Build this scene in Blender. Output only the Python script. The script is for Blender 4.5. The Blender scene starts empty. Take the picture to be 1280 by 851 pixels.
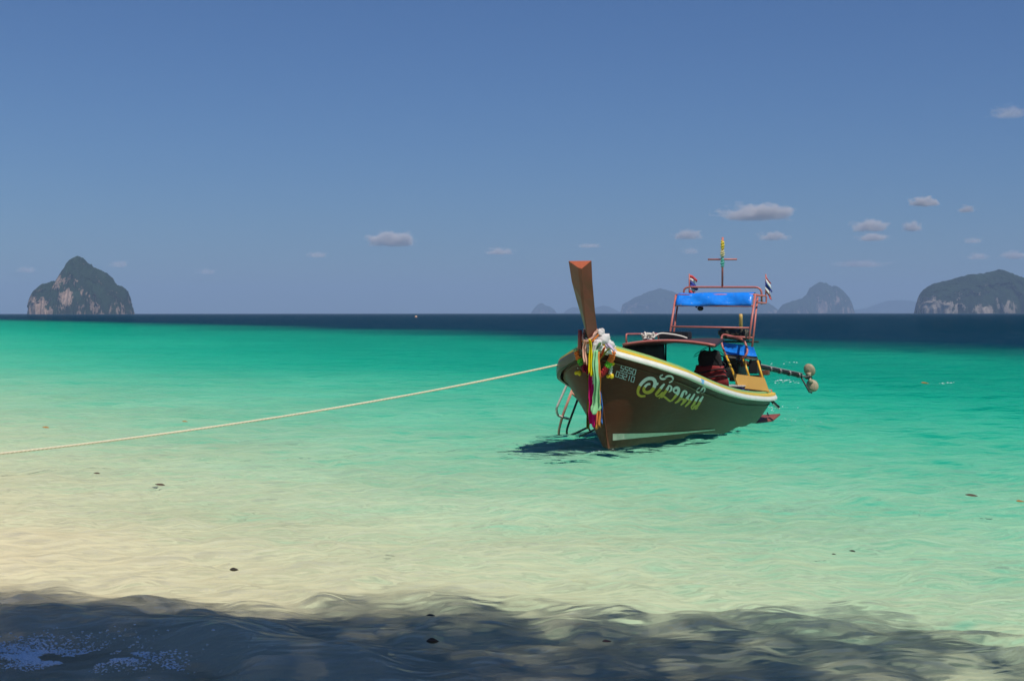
import bpy, bmesh, math, random
import numpy as np
from mathutils import Vector, Matrix, noise

# ------------------------------------------------------------------ camera, world, sun, exposure
scene = bpy.context.scene
COL = scene.collection
F_PX, EYE, HOR = 1900.0, 2.0, 391.5          # focal length in photo pixels, eye height above the sea, horizon row

cam_data = bpy.data.cameras.new("camera")
cam = bpy.data.objects.new("camera", cam_data)
COL.objects.link(cam)
cam_data.sensor_width = 36.0
cam_data.lens = 36.0 * F_PX / 1280.0
cam_data.clip_start = 0.1
cam_data.clip_end = 80000.0
cam.location = (0, 0, EYE)
PITCH = math.atan((425.5 - HOR) / F_PX)
cam.rotation_euler = (math.radians(90) - PITCH, math.radians(0.04), 0)
scene.camera = cam

SUN_SIDE, SUN_EL = 31.0, 61.0                # degrees to the right of straight-behind, elevation
a_, e_ = math.radians(SUN_SIDE), math.radians(SUN_EL)
TO_SUN = Vector((math.sin(a_) * math.cos(e_), -math.cos(a_) * math.cos(e_), math.sin(e_)))

world = bpy.data.worlds.new("World")
scene.world = world
world.use_nodes = True
wn, wl = world.node_tree.nodes, world.node_tree.links
wn.clear()
sky = wn.new("ShaderNodeTexSky")
sky.sky_type = 'NISHITA'
sky.sun_disc = False
sky.sun_elevation = e_
sky.sun_rotation = math.radians(180 - SUN_SIDE)
sky.altitude = 0
sky.air_density = 1.0
sky.dust_density = 0.2
sky.ozone_density = 3.0
tint = wn.new("ShaderNodeMix")
tint.data_type, tint.blend_type = 'RGBA', 'MULTIPLY'
tint.inputs[0].default_value = 1.0
tint.inputs[7].default_value = (.48, .72, 1.12, 1)      # the deep blue of a polarised tropical sky
bg = wn.new("ShaderNodeBackground")
bg.inputs["Strength"].default_value = 0.058
wout = wn.new("ShaderNodeOutputWorld")
wl.new(sky.outputs[0], tint.inputs[6])
wl.new(tint.outputs[2], bg.inputs["Color"])
wl.new(bg.outputs[0], wout.inputs["Surface"])

sun_data = bpy.data.lights.new("sun", 'SUN')
sun_data.energy = 4.2
sun_data.angle = math.radians(0.53)
sun_data.color = (1.0, 0.95, 0.87)
sun = bpy.data.objects.new("sun", sun_data)
COL.objects.link(sun)
sun.rotation_euler = (-TO_SUN).to_track_quat('-Z', 'Y').to_euler()
sun.location = (10, -10, 40)

scene.view_settings.view_transform = 'Standard'
scene.view_settings.look = 'None'
scene.view_settings.exposure = 0.0
scene.view_settings.gamma = 1.0
scene.view_settings.use_curve_mapping = False
scene.render.engine = 'CYCLES'
cy = scene.cycles
cy.use_denoising = True
cy.denoiser = 'OPENIMAGEDENOISE'
cy.max_bounces = 10
cy.diffuse_bounces = 3
cy.glossy_bounces = 4
cy.transmission_bounces = 8
cy.transparent_max_bounces = 24
cy.volume_bounces = 1
cy.caustics_refractive = True
cy.caustics_reflective = False
cy.sample_clamp_indirect = 4.0
cy.volume_step_rate = 1.0
cy.volume_max_steps = 128

# ------------------------------------------------------------------ helpers
def tag(o, label=None, cat=None, group=None, kind=None):
    if label: o["label"] = label
    if cat: o["category"] = cat
    if group: o["group"] = group
    if kind: o["kind"] = kind
    return o

def empty(name, loc=(0, 0, 0)):
    o = bpy.data.objects.new(name, None)
    o.empty_display_size = 0.3
    o.location = loc
    COL.objects.link(o)
    return o

def link(name, me, mat=None, parent=None, smooth=False):
    o = bpy.data.objects.new(name, me)
    COL.objects.link(o)
    if mat is not None:
        for m in (mat if isinstance(mat, (list, tuple)) else [mat]):
            me.materials.append(m)
    if parent: o.parent = parent
    if smooth:
        me.polygons.foreach_set("use_smooth", [True] * len(me.polygons))
    return o

def pymesh(name, verts, faces):
    me = bpy.data.meshes.new(name)
    me.from_pydata([tuple(v) for v in verts], [], faces)
    me.update()
    return me

def grid_mesh(name, P):
    """P: array rows x cols x 3 -> quad mesh made quickly"""
    r, c = P.shape[:2]
    idx = np.arange(r * c).reshape(r, c)
    q = np.stack([idx[:-1, :-1], idx[:-1, 1:], idx[1:, 1:], idx[1:, :-1]], -1).reshape(-1, 4)
    me = bpy.data.meshes.new(name)
    me.vertices.add(r * c)
    me.vertices.foreach_set("co", P.reshape(-1).astype(np.float32))
    me.loops.add(q.size)
    me.loops.foreach_set("vertex_index", q.reshape(-1).astype(np.int32))
    me.polygons.add(len(q))
    me.polygons.foreach_set("loop_start", np.arange(0, q.size, 4, dtype=np.int32))
    me.polygons.foreach_set("use_smooth", np.ones(len(q), dtype=bool))
    me.update(calc_edges=True)
    me.validate()
    return me

class MB:
    """collects verts and faces of one piece"""
    def __init__(s): s.v, s.f = [], []
    def add(s, v, f):
        n = len(s.v)
        s.v += [tuple(p) for p in v]
        s.f += [tuple(i + n for i in q) for q in f]
        return s
    def box(s, c, size, M=None):
        hx, hy, hz = size[0] / 2, size[1] / 2, size[2] / 2
        vs = [Vector((x * hx, y * hy, z * hz)) for x in (-1, 1) for y in (-1, 1) for z in (-1, 1)]
        if M is not None: vs = [M @ p for p in vs]
        c = Vector(c)
        return s.add([p + c for p in vs], [(0, 1, 3, 2), (4, 6, 7, 5), (0, 4, 5, 1), (2, 3, 7, 6), (0, 2, 6, 4), (1, 5, 7, 3)])
    def tube(s, pts, r, n=8, caps=True):
        pts = [Vector(p) for p in pts]
        rs = r if isinstance(r, (list, tuple)) else [r] * len(pts)
        rings, prev = [], None
        for i, p in enumerate(pts):
            d = (pts[min(i + 1, len(pts) - 1)] - pts[max(i - 1, 0)])
            if d.length < 1e-9: d = Vector((0, 0, 1))
            d.normalize()
            if prev is None:
                u = d.orthogonal().normalized()
            else:
                u = (prev - d * prev.dot(d))
                u = u.normalized() if u.length > 1e-6 else d.orthogonal().normalized()
            prev = u
            w = d.cross(u)
            rings.append([p + (u * math.cos(k * 2 * math.pi / n) + w * math.sin(k * 2 * math.pi / n)) * rs[i] for k in range(n)])
        v = [q for ring in rings for q in ring]
        f = [(i * n + k, i * n + (k + 1) % n, (i + 1) * n + (k + 1) % n, (i + 1) * n + k) for i in range(len(pts) - 1) for k in range(n)]
        if caps:
            f.append(tuple(range(n - 1, -1, -1)))
            f.append(tuple((len(pts) - 1) * n + k for k in range(n)))
        return s.add(v, f)
    def ball(s, c, r, seg=10, rings=6):
        r = Vector((r, r, r)) if isinstance(r, (int, float)) else Vector(r)
        c = Vector(c)
        v = [c + Vector((0, 0, r.z))]
        for i in range(1, rings):
            th = math.pi * i / rings
            for k in range(seg):
                ph = 2 * math.pi * k / seg
                v.append(c + Vector((r.x * math.sin(th) * math.cos(ph), r.y * math.sin(th) * math.sin(ph), r.z * math.cos(th))))
        v.append(c - Vector((0, 0, r.z)))
        f = [(0, 1 + k, 1 + (k + 1) % seg) for k in range(seg)]
        for i in range(rings - 2):
            for k in range(seg):
                a, b = 1 + i * seg + k, 1 + i * seg + (k + 1) % seg
                f.append((a, a + seg, b + seg, b))
        L = len(v) - 1
        f += [(L, L - seg + (k + 1) % seg, L - seg + k) for k in range(seg)]
        return s.add(v, f)
    def build(s, name, mat, parent=None, smooth=False, bevel=0.0):
        me = pymesh(name, s.v, s.f)
        bm = bmesh.new(); bm.from_mesh(me)
        bmesh.ops.recalc_face_normals(bm, faces=bm.faces)
        if bevel: bmesh.ops.bevel(bm, geom=bm.edges[:], offset=bevel, segments=2, affect='EDGES', clamp_overlap=True)
        bm.to_mesh(me); bm.free()
        return link(name, me, mat, parent, smooth)

def smooth_path(pts, n=8):
    """Catmull-Rom through pts"""
    pts = [Vector(p) for p in pts]
    P = [pts[0] * 2 - pts[1]] + pts + [pts[-1] * 2 - pts[-2]]
    out = []
    for i in range(1, len(P) - 2):
        for k in range(n):
            t = k / n
            a, b, c, d = P[i - 1], P[i], P[i + 1], P[i + 2]
            out.append(0.5 * ((2 * b) + (c - a) * t + (2 * a - 5 * b + 4 * c - d) * t * t + (3 * b - a - 3 * c + d) * t ** 3))
    out.append(pts[-1])
    return out

def rounded(pts, r=0.08, n=5):
    """polyline with its corners rounded"""
    pts = [Vector(p) for p in pts]
    out = [pts[0]]
    for i in range(1, len(pts) - 1):
        a, b, c = pts[i - 1], pts[i], pts[i + 1]
        ra = min(r, (a - b).length * .45); rc = min(r, (c - b).length * .45)
        p, q = b + (a - b).normalized() * ra, b + (c - b).normalized() * rc
        for k in range(n + 1):
            t = k / n
            out.append(p * (1 - t) ** 2 + b * 2 * t * (1 - t) + q * t * t)
    out.append(pts[-1])
    return out

# ------------------------------------------------------------------ materials
class Mat:
    def __init__(s, name):
        s.m = bpy.data.materials.new(name)
        s.m.use_nodes = True
        s.t = s.m.node_tree
        s.n, s.l = s.t.nodes, s.t.links
        s.n.clear()
        s.out = s.n.new("ShaderNodeOutputMaterial")
    def node(s, kind, ins=None, **props):
        nd = s.n.new(kind)
        for k, v in props.items(): setattr(nd, k, v)
        for k, v in (ins or {}).items():
            if isinstance(v, bpy.types.NodeSocket): s.l.new(v, nd.inputs[k])
            else: nd.inputs[k].default_value = v
        return nd
    def math(s, op, a, b=0.0, clamp=False):
        nd = s.node("ShaderNodeMath", {0: a, 1: b}, operation=op, use_clamp=clamp)
        return nd.outputs[0]
    def mix(s, fac, a, b):
        nd = s.node("ShaderNodeMix", data_type='RGBA')
        for i, v in ((0, fac), (6, a), (7, b)):
            if isinstance(v, bpy.types.NodeSocket): s.l.new(v, nd.inputs[i])
            else: nd.inputs[i].default_value = v if i == 0 else (tuple(v) + (1,))[:4]
        return nd.outputs[2]
    def ramp(s, fac, stops):
        nd = s.node("ShaderNodeValToRGB", {0: fac})
        cr = nd.color_ramp
        while len(cr.elements) < len(stops): cr.elements.new(0.5)
        for e, (p, c) in zip(cr.elements, stops):
            e.position = p
            e.color = (tuple(c) + (1,))[:4] if not isinstance(c, (int, float)) else (c, c, c, 1)
        return nd.outputs[0]
    def noise(s, scale, detail=4, rough=.55, vec=None, dist=0.0):
        ins = {"Scale": scale, "Detail": detail, "Roughness": rough, "Distortion": dist}
        if vec is not None: ins["Vector"] = vec
        return s.node("ShaderNodeTexNoise", ins).outputs[0]
    def coord(s, which="Object", scale=None):
        c = s.node("ShaderNodeTexCoord").outputs[which]
        if scale: c = s.node("ShaderNodeMapping", {"Vector": c, "Scale": scale}).outputs[0]
        return c
    def bump(s, h, strength=.3, dist=.02):
        return s.node("ShaderNodeBump", {"Height": h, "Strength": strength, "Distance": dist}).outputs[0]
    def surf(s, sock): s.l.new(sock, s.out.inputs["Surface"]); return s.m
    def principled(s, col, rough=.5, **kw):
        ins = {"Base Color": col if isinstance(col, bpy.types.NodeSocket) else (tuple(col) + (1,))[:4], "Roughness": rough}
        for k, v in kw.items(): ins[k.replace("_", " ")] = v
        return s.surf(s.node("ShaderNodeBsdfPrincipled", ins).outputs[0])

def paint(name, col, rough=.45, wear=.25, scale=6.0, dark=None, bump=.15, metallic=0.0, spec=.5):
    """weathered paint or cloth: uneven tone, fine bump"""
    m = Mat(name)
    v = m.coord("Object")
    n1 = m.noise(scale, 5, .6, v)
    n2 = m.noise(scale * 7, 4, .6, v)
    dark = dark or tuple(c * .55 for c in col)
    f = m.math('MULTIPLY', m.ramp(n1, [(.42, 0.0), (.72, 1.0)]), wear)
    c = m.mix(f, col, dark)
    c = m.mix(m.math('MULTIPLY', m.ramp(n2, [(.5, 0.0), (.7, 1.0)]), wear * .6), c, tuple(min(1, x * 1.25 + .02) for x in col))
    r = m.math('ADD', m.math('MULTIPLY', n2, .25), rough - .12)
    return m.principled(c, r, Normal=m.bump(n2, bump, .01), Metallic=metallic, Specular_IOR_Level=spec)
# ------------------------------------------------------------------ the setting: sea bed, water, haze
def contour(x, y):
    """distance-like coordinate out to sea: the beach runs obliquely, so the bottom deepens to the right"""
    c = np.where(y < 60, .75 * y, 45 + .478 * (y - 60))
    return .8 * (x + c)

def wob(x, y, s, seed):
    """cheap smooth noise made of sines"""
    r = np.random.RandomState(seed)
    o = np.zeros_like(x)
    for i in range(7):
        a, k, p = r.uniform(0, 6.28), r.uniform(.5, 1.6) / s * 6.28, r.uniform(0, 6.28)
        o += np.sin((x * np.cos(a) + y * np.sin(a)) * k + p)
    return o / 3.0

def depth(x, y):
    q = contour(x, y)
    q = q + wob(x, y, 30, 3) * np.clip((q - 8) / 30, 0, 1) * 2.5
    d = np.interp(q, [-400, -40, -6, 1.5, 5, 8.5, 15, 25, 40, 58, 74, 100, 200, 1e5],
                     [-6.0, -2.2, -.75, .03, .17, .42, 1.0, 2.1, 4.2, 5.4, 8.0, 15, 26, 30])
    return d + wob(x, y, 2.2, 5) * .012 + wob(x, y, 6.0, 8) * .02 * np.clip(q / 6, 0, 1)

def graded(lo, hi, step, ratio):
    out = [lo]
    while out[-1] < hi: out.append(out[-1] + max(step, abs(out[-1]) * ratio))
    out[-1] = hi
    return np.array(out)

def sheet_xy(y, ncol, half0, spread, far_pad=1.0):
    u = np.linspace(-1, 1, ncol)
    half = half0 + spread * np.maximum(y, 0)
    X = u[None, :] * half[:, None]
    Y = np.repeat(y[:, None], ncol, 1)
    return X, Y

def make_seabed():
    ys = np.concatenate([-graded(0, 60, .35, .06)[::-1][:-1], graded(0, 60, .12, .008), graded(60, 23000, .5, .03)[1:]])
    X, Y = sheet_xy(ys, 260, 45, .95)
    Z = -depth(X, Y)
    P = np.stack([X, Y, Z], -1)
    m = Mat("sand_and_blue_tinted_seagrass")
    v = m.coord("Object")
    n1 = m.noise(.35, 5, .6, v)
    n2 = m.noise(9.0, 5, .65, v)
    n3 = m.noise(220.0, 2, .5, v)
    sand = m.mix(m.ramp(n1, [(.35, 0.0), (.7, 1.0)]), (.75, .63, .41), (.66, .54, .345))
    sand = m.mix(m.math('MULTIPLY', m.ramp(n2, [(.45, 0.0), (.75, 1.0)]), .35), sand, (.83, .73, .50))
    sand = m.mix(m.math('MULTIPLY', m.ramp(n3, [(.5, 0.0), (.75, 1.0)]), .25), sand, (.45, .38, .28))
    # ragged seagrass on the deep bottom; its blue stands in for water-scattered light
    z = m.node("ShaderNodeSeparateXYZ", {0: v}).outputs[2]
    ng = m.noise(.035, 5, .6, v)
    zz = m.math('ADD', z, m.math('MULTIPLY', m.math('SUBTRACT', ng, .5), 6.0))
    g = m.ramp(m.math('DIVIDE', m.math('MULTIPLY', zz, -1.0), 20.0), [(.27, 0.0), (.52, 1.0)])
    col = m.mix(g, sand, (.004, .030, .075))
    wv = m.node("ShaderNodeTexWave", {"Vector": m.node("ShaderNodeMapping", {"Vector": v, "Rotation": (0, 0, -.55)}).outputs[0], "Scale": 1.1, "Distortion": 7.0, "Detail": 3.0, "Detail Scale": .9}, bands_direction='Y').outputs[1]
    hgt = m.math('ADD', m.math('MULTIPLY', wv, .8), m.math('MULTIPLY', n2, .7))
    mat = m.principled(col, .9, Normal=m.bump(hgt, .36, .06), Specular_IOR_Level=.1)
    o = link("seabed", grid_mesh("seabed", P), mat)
    tag(o, "pale coral sand beach sloping away under the clear water", kind="structure")
    return o

def swell(x, y):
    """the low shore waves: one breaking at the lower left, one smooth hump further out"""
    h = np.zeros_like(x)
    def ridge(yc, w_f, w_b, amp):
        t = y - yc
        return amp * np.exp(-np.where(t < 0, (t / w_f) ** 2, (t / w_b) ** 2))
    yc = 9.05 - .42 * (x + 2.2) + .10 * np.sin(x * 2.1)
    h += ridge(yc, .36, .75, .24) * np.clip((-.35 - x) / 1.3, 0, 1)
    yc = 11.9 + .18 * x + .15 * np.sin(x * 1.3 + 1)
    h += ridge(yc, .55, 1.1, .085) * np.exp(-((x - .15) / 1.5) ** 2)
    yc = 9.9 - .1 * x + .2 * np.sin(x * .9)
    h += ridge(yc, .5, 1.0, .05) * np.exp(-((x - 1.0) / 1.9) ** 2)
    yc = 15.5 + .1 * x
    h += ridge(yc, .8, 1.4, .035)
    return h

def sea_height(x, y, step):
    r = np.random.RandomState(11)
    h = np.zeros_like(x)
    n = 90
    for i in range(n):
        lam = .22 * (26.0) ** (i / (n - 1.0)) * r.uniform(.9, 1.1)
        ang = r.normal(0, .95 if lam < 1.2 else .45)           # about the direction of travel, toward the beach
        k = 6.28318 / lam
        amp = (.0078 if lam < 1.3 else .0046) * lam ** .92 * r.uniform(.5, 1.2) / (1 + (lam / 2.4) ** 1.4)
        fade = np.clip((lam / step - 3.0) / 3.0, 0, 1)
        if fade.max() <= 0: continue
        ph = r.uniform(0, 6.28)
        arg = k * (x * math.sin(ang) + y * math.cos(ang)) + ph + .8 * np.sin(.31 * x / (1 + .2 * lam) + ph)
        h += amp * fade * np.sin(arg)
    return h

def make_water():
    ys = np.concatenate([graded(-12, 5, .3, 0), graded(5, 160, .032, .0042)[1:], graded(160, 22500, .8, .02)[1:]])
    X, Y = sheet_xy(ys, 620, 8.0, .46)
    X[:, 0] = -40 - .9 * np.maximum(ys, 0); X[:, -1] = 40 + .9 * np.maximum(ys, 0)
    step = np.repeat(np.maximum(np.gradient(ys), (16 + .92 * np.maximum(ys, 0)) / 620)[:, None], X.shape[1], 1)
    d = depth(X, Y)
    calm = np.clip((d + .02) / .18, 0, 1)                       # ripples die where the water runs out on the sand
    H = sea_height(X, Y, step) * (.35 + .65 * calm) + swell(X, Y) * calm
    H = np.where(d < -.03, -.02, H)
    P = np.stack([X, Y, H], -1)
    m = Mat("sea_water")
    v = m.coord("Object")
    nb = m.noise(2.2, 4, .6, m.node("ShaderNodeMapping", {"Vector": v, "Scale": (.8, 1.0, 1.0)}).outputs[0])
    nf = m.noise(.22, 6, .68, m.node("ShaderNodeMapping", {"Vector": v, "Scale": (.45, 1.0, 1.0)}).outputs[0])
    nrm = m.bump(m.math('ADD', m.math('MULTIPLY', nb, .05), m.math('MULTIPLY', nf, 1.6)), .6, 1.0)
    refr = m.node("ShaderNodeBsdfRefraction", {"Color": (1, 1, 1, 1), "Roughness": 0.0, "IOR": 1.333, "Normal": nrm}).outputs[0]
    glos = m.node("ShaderNodeBsdfGlossy", {"Color": (1, 1, 1, 1), "Roughness": 0.04, "Normal": nrm}).outputs[0]
    fr = m.node("ShaderNodeFresnel", {"IOR": 1.333, "Normal": nrm}).outputs[0]
    fac = m.math('MULTIPLY', m.math('POWER', fr, .6), .135)    # rippled sea through a polarising filter: weak mirror
    # light that strikes steeply hardly bends: it goes straight down to the sand; flat rays are refracted
    lw = m.node("ShaderNodeLayerWeight", {"Blend": .5}).outputs[1]
    steep = m.node("ShaderNodeMapRange", {0: lw, 1: .45, 2: .32, 3: 0.0, 4: 1.0}, interpolation_type='SMOOTHSTEP').outputs[0]
    tran = m.node("ShaderNodeBsdfTransparent", {"Color": (1, 1, 1, 1)}).outputs[0]
    thru = m.node("ShaderNodeMixShader", {0: steep, 1: refr, 2: tran}).outputs[0]
    m.surf(m.node("ShaderNodeMixShader", {0: fac, 1: thru, 2: glos}).outputs[0])
    o = link("sea", grid_mesh("sea", P), m.m)
    tag(o, "clear rippled turquoise sea deepening to navy at the horizon", kind="structure")
    return o

def make_water_body():
    """the water itself, which soaks up red light on the way to the sand and back"""
    m = Mat("sea_water_body")
    ab = m.node("ShaderNodeVolumeAbsorption", {"Color": (0.0, .880, .876, 1), "Density": .48}).outputs[0]
    sc = m.node("ShaderNodeVolumeScatter", {"Color": (.01, .42, 1.0, 1), "Density": .021}).outputs[0]
    m.l.new(m.node("ShaderNodeAddShader", {0: ab, 1: sc}).outputs[0], m.out.inputs["Volume"])
    o = MB().box((0, 11000, -15.5), (45000, 23000, 30.86)).build("water", m.m)
    tag(o, "clear sea water over the pale sand", kind="structure")

make_seabed()
make_water()
make_water_body()

def make_haze():
    s, top, bot = 24000.0, 420.0, -32.0
    mb = MB().box((0, 0, (top + bot) / 2), (2 * s, 2 * s, top - bot))
    m = Mat("sea_air")
    pv = m.node("ShaderNodeVolumePrincipled", {"Color": (.50, .68, .95, 1), "Density": 9.0e-5, "Anisotropy": 0.0})
    m.l.new(pv.outputs[0], m.out.inputs["Volume"])
    o = mb.build("haze", m.m)
    tag(o, "thin blue sea haze over the whole bay", kind="stuff")
make_haze()
# ------------------------------------------------------------------ limestone islands and clouds
def px2w(px, py, D):
    return (px - 640) / F_PX * D, EYE + (HOR - py) / F_PX * D

def island_mat(name, rock, veg, rock_at, seed, S):
    m = Mat(name)
    v = m.coord("Object")
    vv = m.node("ShaderNodeMapping", {"Vector": v, "Location": (seed * 137.0, 0, 0), "Scale": (1.0 / S, 1.0 / S, .45 / S)}).outputs[0]
    n1 = m.noise(4.5, 6, .62, vv, .4)
    n2 = m.noise(26.0, 5, .65, vv)
    n3 = m.noise(80.0, 3, .6, m.node("ShaderNodeMapping", {"Vector": v, "Scale": (1.0 / S,) * 3}).outputs[0])
    nz = m.node("ShaderNodeSeparateXYZ", {0: m.node("ShaderNodeNewGeometry").outputs["Normal"]}).outputs[2]
    steep = m.math('SUBTRACT', 1.0, m.math('ABSOLUTE', nz))
    f = m.math('ADD', m.math('MULTIPLY', n1, 1.5), m.math('MULTIPLY', steep, .55))
    f = m.math('ADD', f, m.math('MULTIPLY', m.math('SUBTRACT', n2, .5), 1.1))
    for (x, z, r, wt) in rock_at:                    # bare cliff faces of this island
        dist = m.node("ShaderNodeVectorMath", {0: m.node("ShaderNodeMapping", {"Vector": v, "Scale": (1, 0, 1)}).outputs[0], 1: (x, 0, z)}, operation='DISTANCE').outputs["Value"]
        f = m.math('ADD', f, m.math('MULTIPLY', m.node("ShaderNodeMapRange", {0: dist, 1: 0.0, 2: r, 3: 1.0, 4: 0.0}).outputs[0], wt))
    mask = m.ramp(m.math('DIVIDE', f, 2.0), [(.66, 0.0), (.70, 1.0)])
    rk = m.mix(m.ramp(n2, [(.35, 0.0), (.65, 1.0)]), rock, tuple(c * .42 for c in rock))
    vg = m.mix(m.ramp(n3, [(.35, 0.0), (.7, 1.0)]), veg, tuple(c * 2.1 for c in veg))
    vg = m.mix(m.ramp(n1, [(.35, 0.0), (.6, .8)]), vg, tuple(c * .6 for c in veg))
    return m.principled(m.mix(mask, vg, rk), .95, Normal=m.bump(m.math('ADD', n2, m.math('MULTIPLY', n3, .6)), 1.0, S * .03), Specular_IOR_Level=.05)

def island(label, sil, D, thick, rock=(.62, .44, .34), veg=(.018, .034, .016), rock_at=(), seed=1, nx=230, nv=110, rough=1.0):
    pts = [px2w(x, y, D) for x, y in sil]
    xs = np.array([p[0] for p in pts]); zs = np.array([p[1] for p in pts])
    cx = (xs[0] + xs[-1]) / 2; W = xs[-1] - xs[0]
    X = np.interp(np.linspace(0, 1, nx), np.linspace(0, 1, len(xs)), xs)
    X = np.sort(np.concatenate([X, np.linspace(xs[0], xs[-1], nx)]))[::2]
    S = np.interp(X, xs, zs)
    T = thick * W / 2
    v = np.linspace(-1, 1, nv)
    v = np.sign(v) * np.abs(v) ** .75
    P = np.zeros((nv, len(X), 3))
    top = zs.max()
    for i, x in enumerate(X):
        u = (x - cx) / (W / 2)
        S[i] *= 1 + rough * (.030 * noise.noise(Vector((x / W * 26, seed, 0))) + .022 * noise.noise(Vector((x / W * 75, seed, 4)))) if 2 < i < len(X) - 3 else 1
        plan = math.sqrt(max(.05, 1 - abs(u) ** 2.6))
        for j, w in enumerate(v):
            n = noise.fractal(Vector((x / W * 9 + seed * 7.3, w * 3.2, seed)), 1.0, 2.0, 5)
            n2 = noise.fractal(Vector((x / W * 30 + seed, w * 11, S[i] / W * 8)), .9, 2.0, 4)
            prof = max(0.0, 1 - abs(w) ** 1.9) ** (.50 + .16 * n)
            terr = 1 + .05 * n2 * (1 - prof) * rough
            edge = 1 - prof
            n3 = noise.noise(Vector((x / W * 120 + seed, w * 40, seed)))
            z = S[i] * (prof * terr + .16 * n * edge * prof * rough) + (n2 * .022 + n3 * .010) * top * rough
            yy = w * T * plan * (1 + .24 * n * rough) + n2 * T * .05
            if j in (0, nv - 1) or i in (0, len(X) - 1): z = -6
            P[j, i] = (x - cx + n2 * W * .003 * rough, yy, z)
    m = island_mat("limestone_and_forest", rock, veg, [((px2w(a, b, D)[0] - cx), px2w(a, b, D)[1], r / F_PX * D, wt) for a, b, r, wt in rock_at], seed, max(60.0, W * .5))
    o = link("island", grid_mesh("island", P), m)
    o.location = (cx, D + T, 0)
    tag(o, label, "island")
    return o

island("steep forested limestone island with a pointed peak and pinkish cliffs on its low shoulder",
       [(21, 394), (21.6, 391), (22.5, 378), (24, 368), (28, 362.5), (34, 357), (38, 354.5), (48, 352), (53, 349.5), (58, 351.5), (60, 347), (63, 341), (69, 331),
        (74, 324), (78, 320), (84, 318.2), (89, 321), (95, 326), (100, 330.5), (107, 334), (113, 336.7), (119, 340), (123.5, 344), (127, 350), (130, 355),
        (136, 356), (141, 359), (145, 362.5), (147.5, 369), (148, 377), (151, 385), (152.5, 391), (153, 394)], 4000, .75,
       rock_at=[(27, 380, 14, .55), (68, 352, 14, .62), (84, 370, 13, .62), (60, 389, 22, .35), (40, 388, 22, .45), (96, 366, 10, .35), (141, 386, 10, .3)], seed=2)
island("long low wooded island with a pale cliff at its seaward end",
       [(1160.5, 394), (1161, 390), (1162, 379), (1165, 370), (1169.5, 363.5), (1176, 358), (1182.5, 354.5), (1196, 351), (1209, 348), (1220, 344.5), (1231, 342),
        (1243, 342), (1250, 341), (1258, 338), (1265, 336.2), (1272, 337), (1280, 340), (1296, 346), (1320, 352), (1352, 350), (1376, 360), (1392, 378), (1396, 394)], 5200, .5,
       rock=(.60, .50, .41), rock_at=[(1170, 380, 16, .62), (1185, 386, 16, .45), (1262, 378, 16, .3), (1230, 388, 14, .25)], seed=5, nx=170)
island("hazy blue island with a tall flat-topped tower rising from a low ridge",
       [(974, 394), (976, 390), (983, 381), (996, 376), (1005, 374), (1010, 371), (1014, 368), (1017, 360), (1022, 357), (1026, 354), (1032, 352.5), (1038, 354),
        (1044, 358), (1050, 357), (1055, 360), (1061, 366), (1066, 371), (1070, 380), (1073, 390), (1074, 394)], 11500, .5, rock_at=[(1048, 376, 8, .4), (1029, 384, 10, .5)], seed=7, nx=110, nv=50)
island("broad hazy island with a domed summit behind the moored boat",
       [(778, 394), (779, 390), (781, 381), (789, 376), (796, 372), (806, 368), (812, 365), (818, 363), (828, 360.2), (836, 361.5), (846, 364.5), (856, 371), (868, 377), (884, 376),
        (900, 371), (916, 368), (930, 367), (944, 370), (955, 374), (966, 378), (976, 385), (984, 391), (986, 394)], 14000, .4, seed=9, nx=130, nv=46)
island("tiny hazy conical islet beside the broad island",
       [(663, 394), (664, 390.5), (668, 385), (673, 380), (678, 378.6), (682, 382), (688, 383), (693, 387), (696, 391), (697, 394)], 16000, .6, seed=11, nx=60, nv=34)
island("very faint low islet just behind the boat's prow",
       [(703, 394), (708, 388), (716, 384), (724, 385), (734, 388), (744, 385), (754, 382), (762, 383), (770, 387), (778, 391), (780, 394)], 18500, .5, seed=13, nx=70, nv=34)
island("barely visible long low island far out in the haze",
       [(1064, 394), (1072, 388), (1090, 385), (1104, 380), (1116, 376), (1130, 375), (1146, 376), (1160, 379), (1180, 384), (1196, 394)], 21000, .4, seed=15, nx=80, nv=34)

def cloud_mat(name, dens, seed):
    m = Mat(name)
    v = m.coord("Object")                                   # the mesh is about a unit ball, stretched by the object
    vs = m.node("ShaderNodeMapping", {"Vector": v, "Location": (seed * 3.7, seed * 1.3, seed * 2.1), "Scale": (1.25, 1.0, .8)}).outputs[0]
    n = m.noise(1.9, 6, .62, vs)
    r = m.node("ShaderNodeVectorMath", {0: v}, operation='LENGTH').outputs["Value"]
    z = m.node("ShaderNodeSeparateXYZ", {0: v}).outputs[2]
    body = m.math('SUBTRACT', m.math('ADD', .72, m.math('MULTIPLY', m.math('SUBTRACT', n, .5), 2.3)), r)
    base = m.node("ShaderNodeMapRange", {0: z, 1: -.50, 2: -.22, 3: 0.0, 4: 1.0}).outputs[0]
    d = m.math('MULTIPLY', m.math('MULTIPLY', m.math('MULTIPLY', body, 2.2, clamp=True), base), dens)
    pv = m.node("ShaderNodeVolumePrincipled", {"Color": (1.0, .95, .93, 1), "Density": d, "Anisotropy": -0.3})
    m.l.new(pv.outputs[0], m.out.inputs["Volume"])
    return m.m

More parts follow.
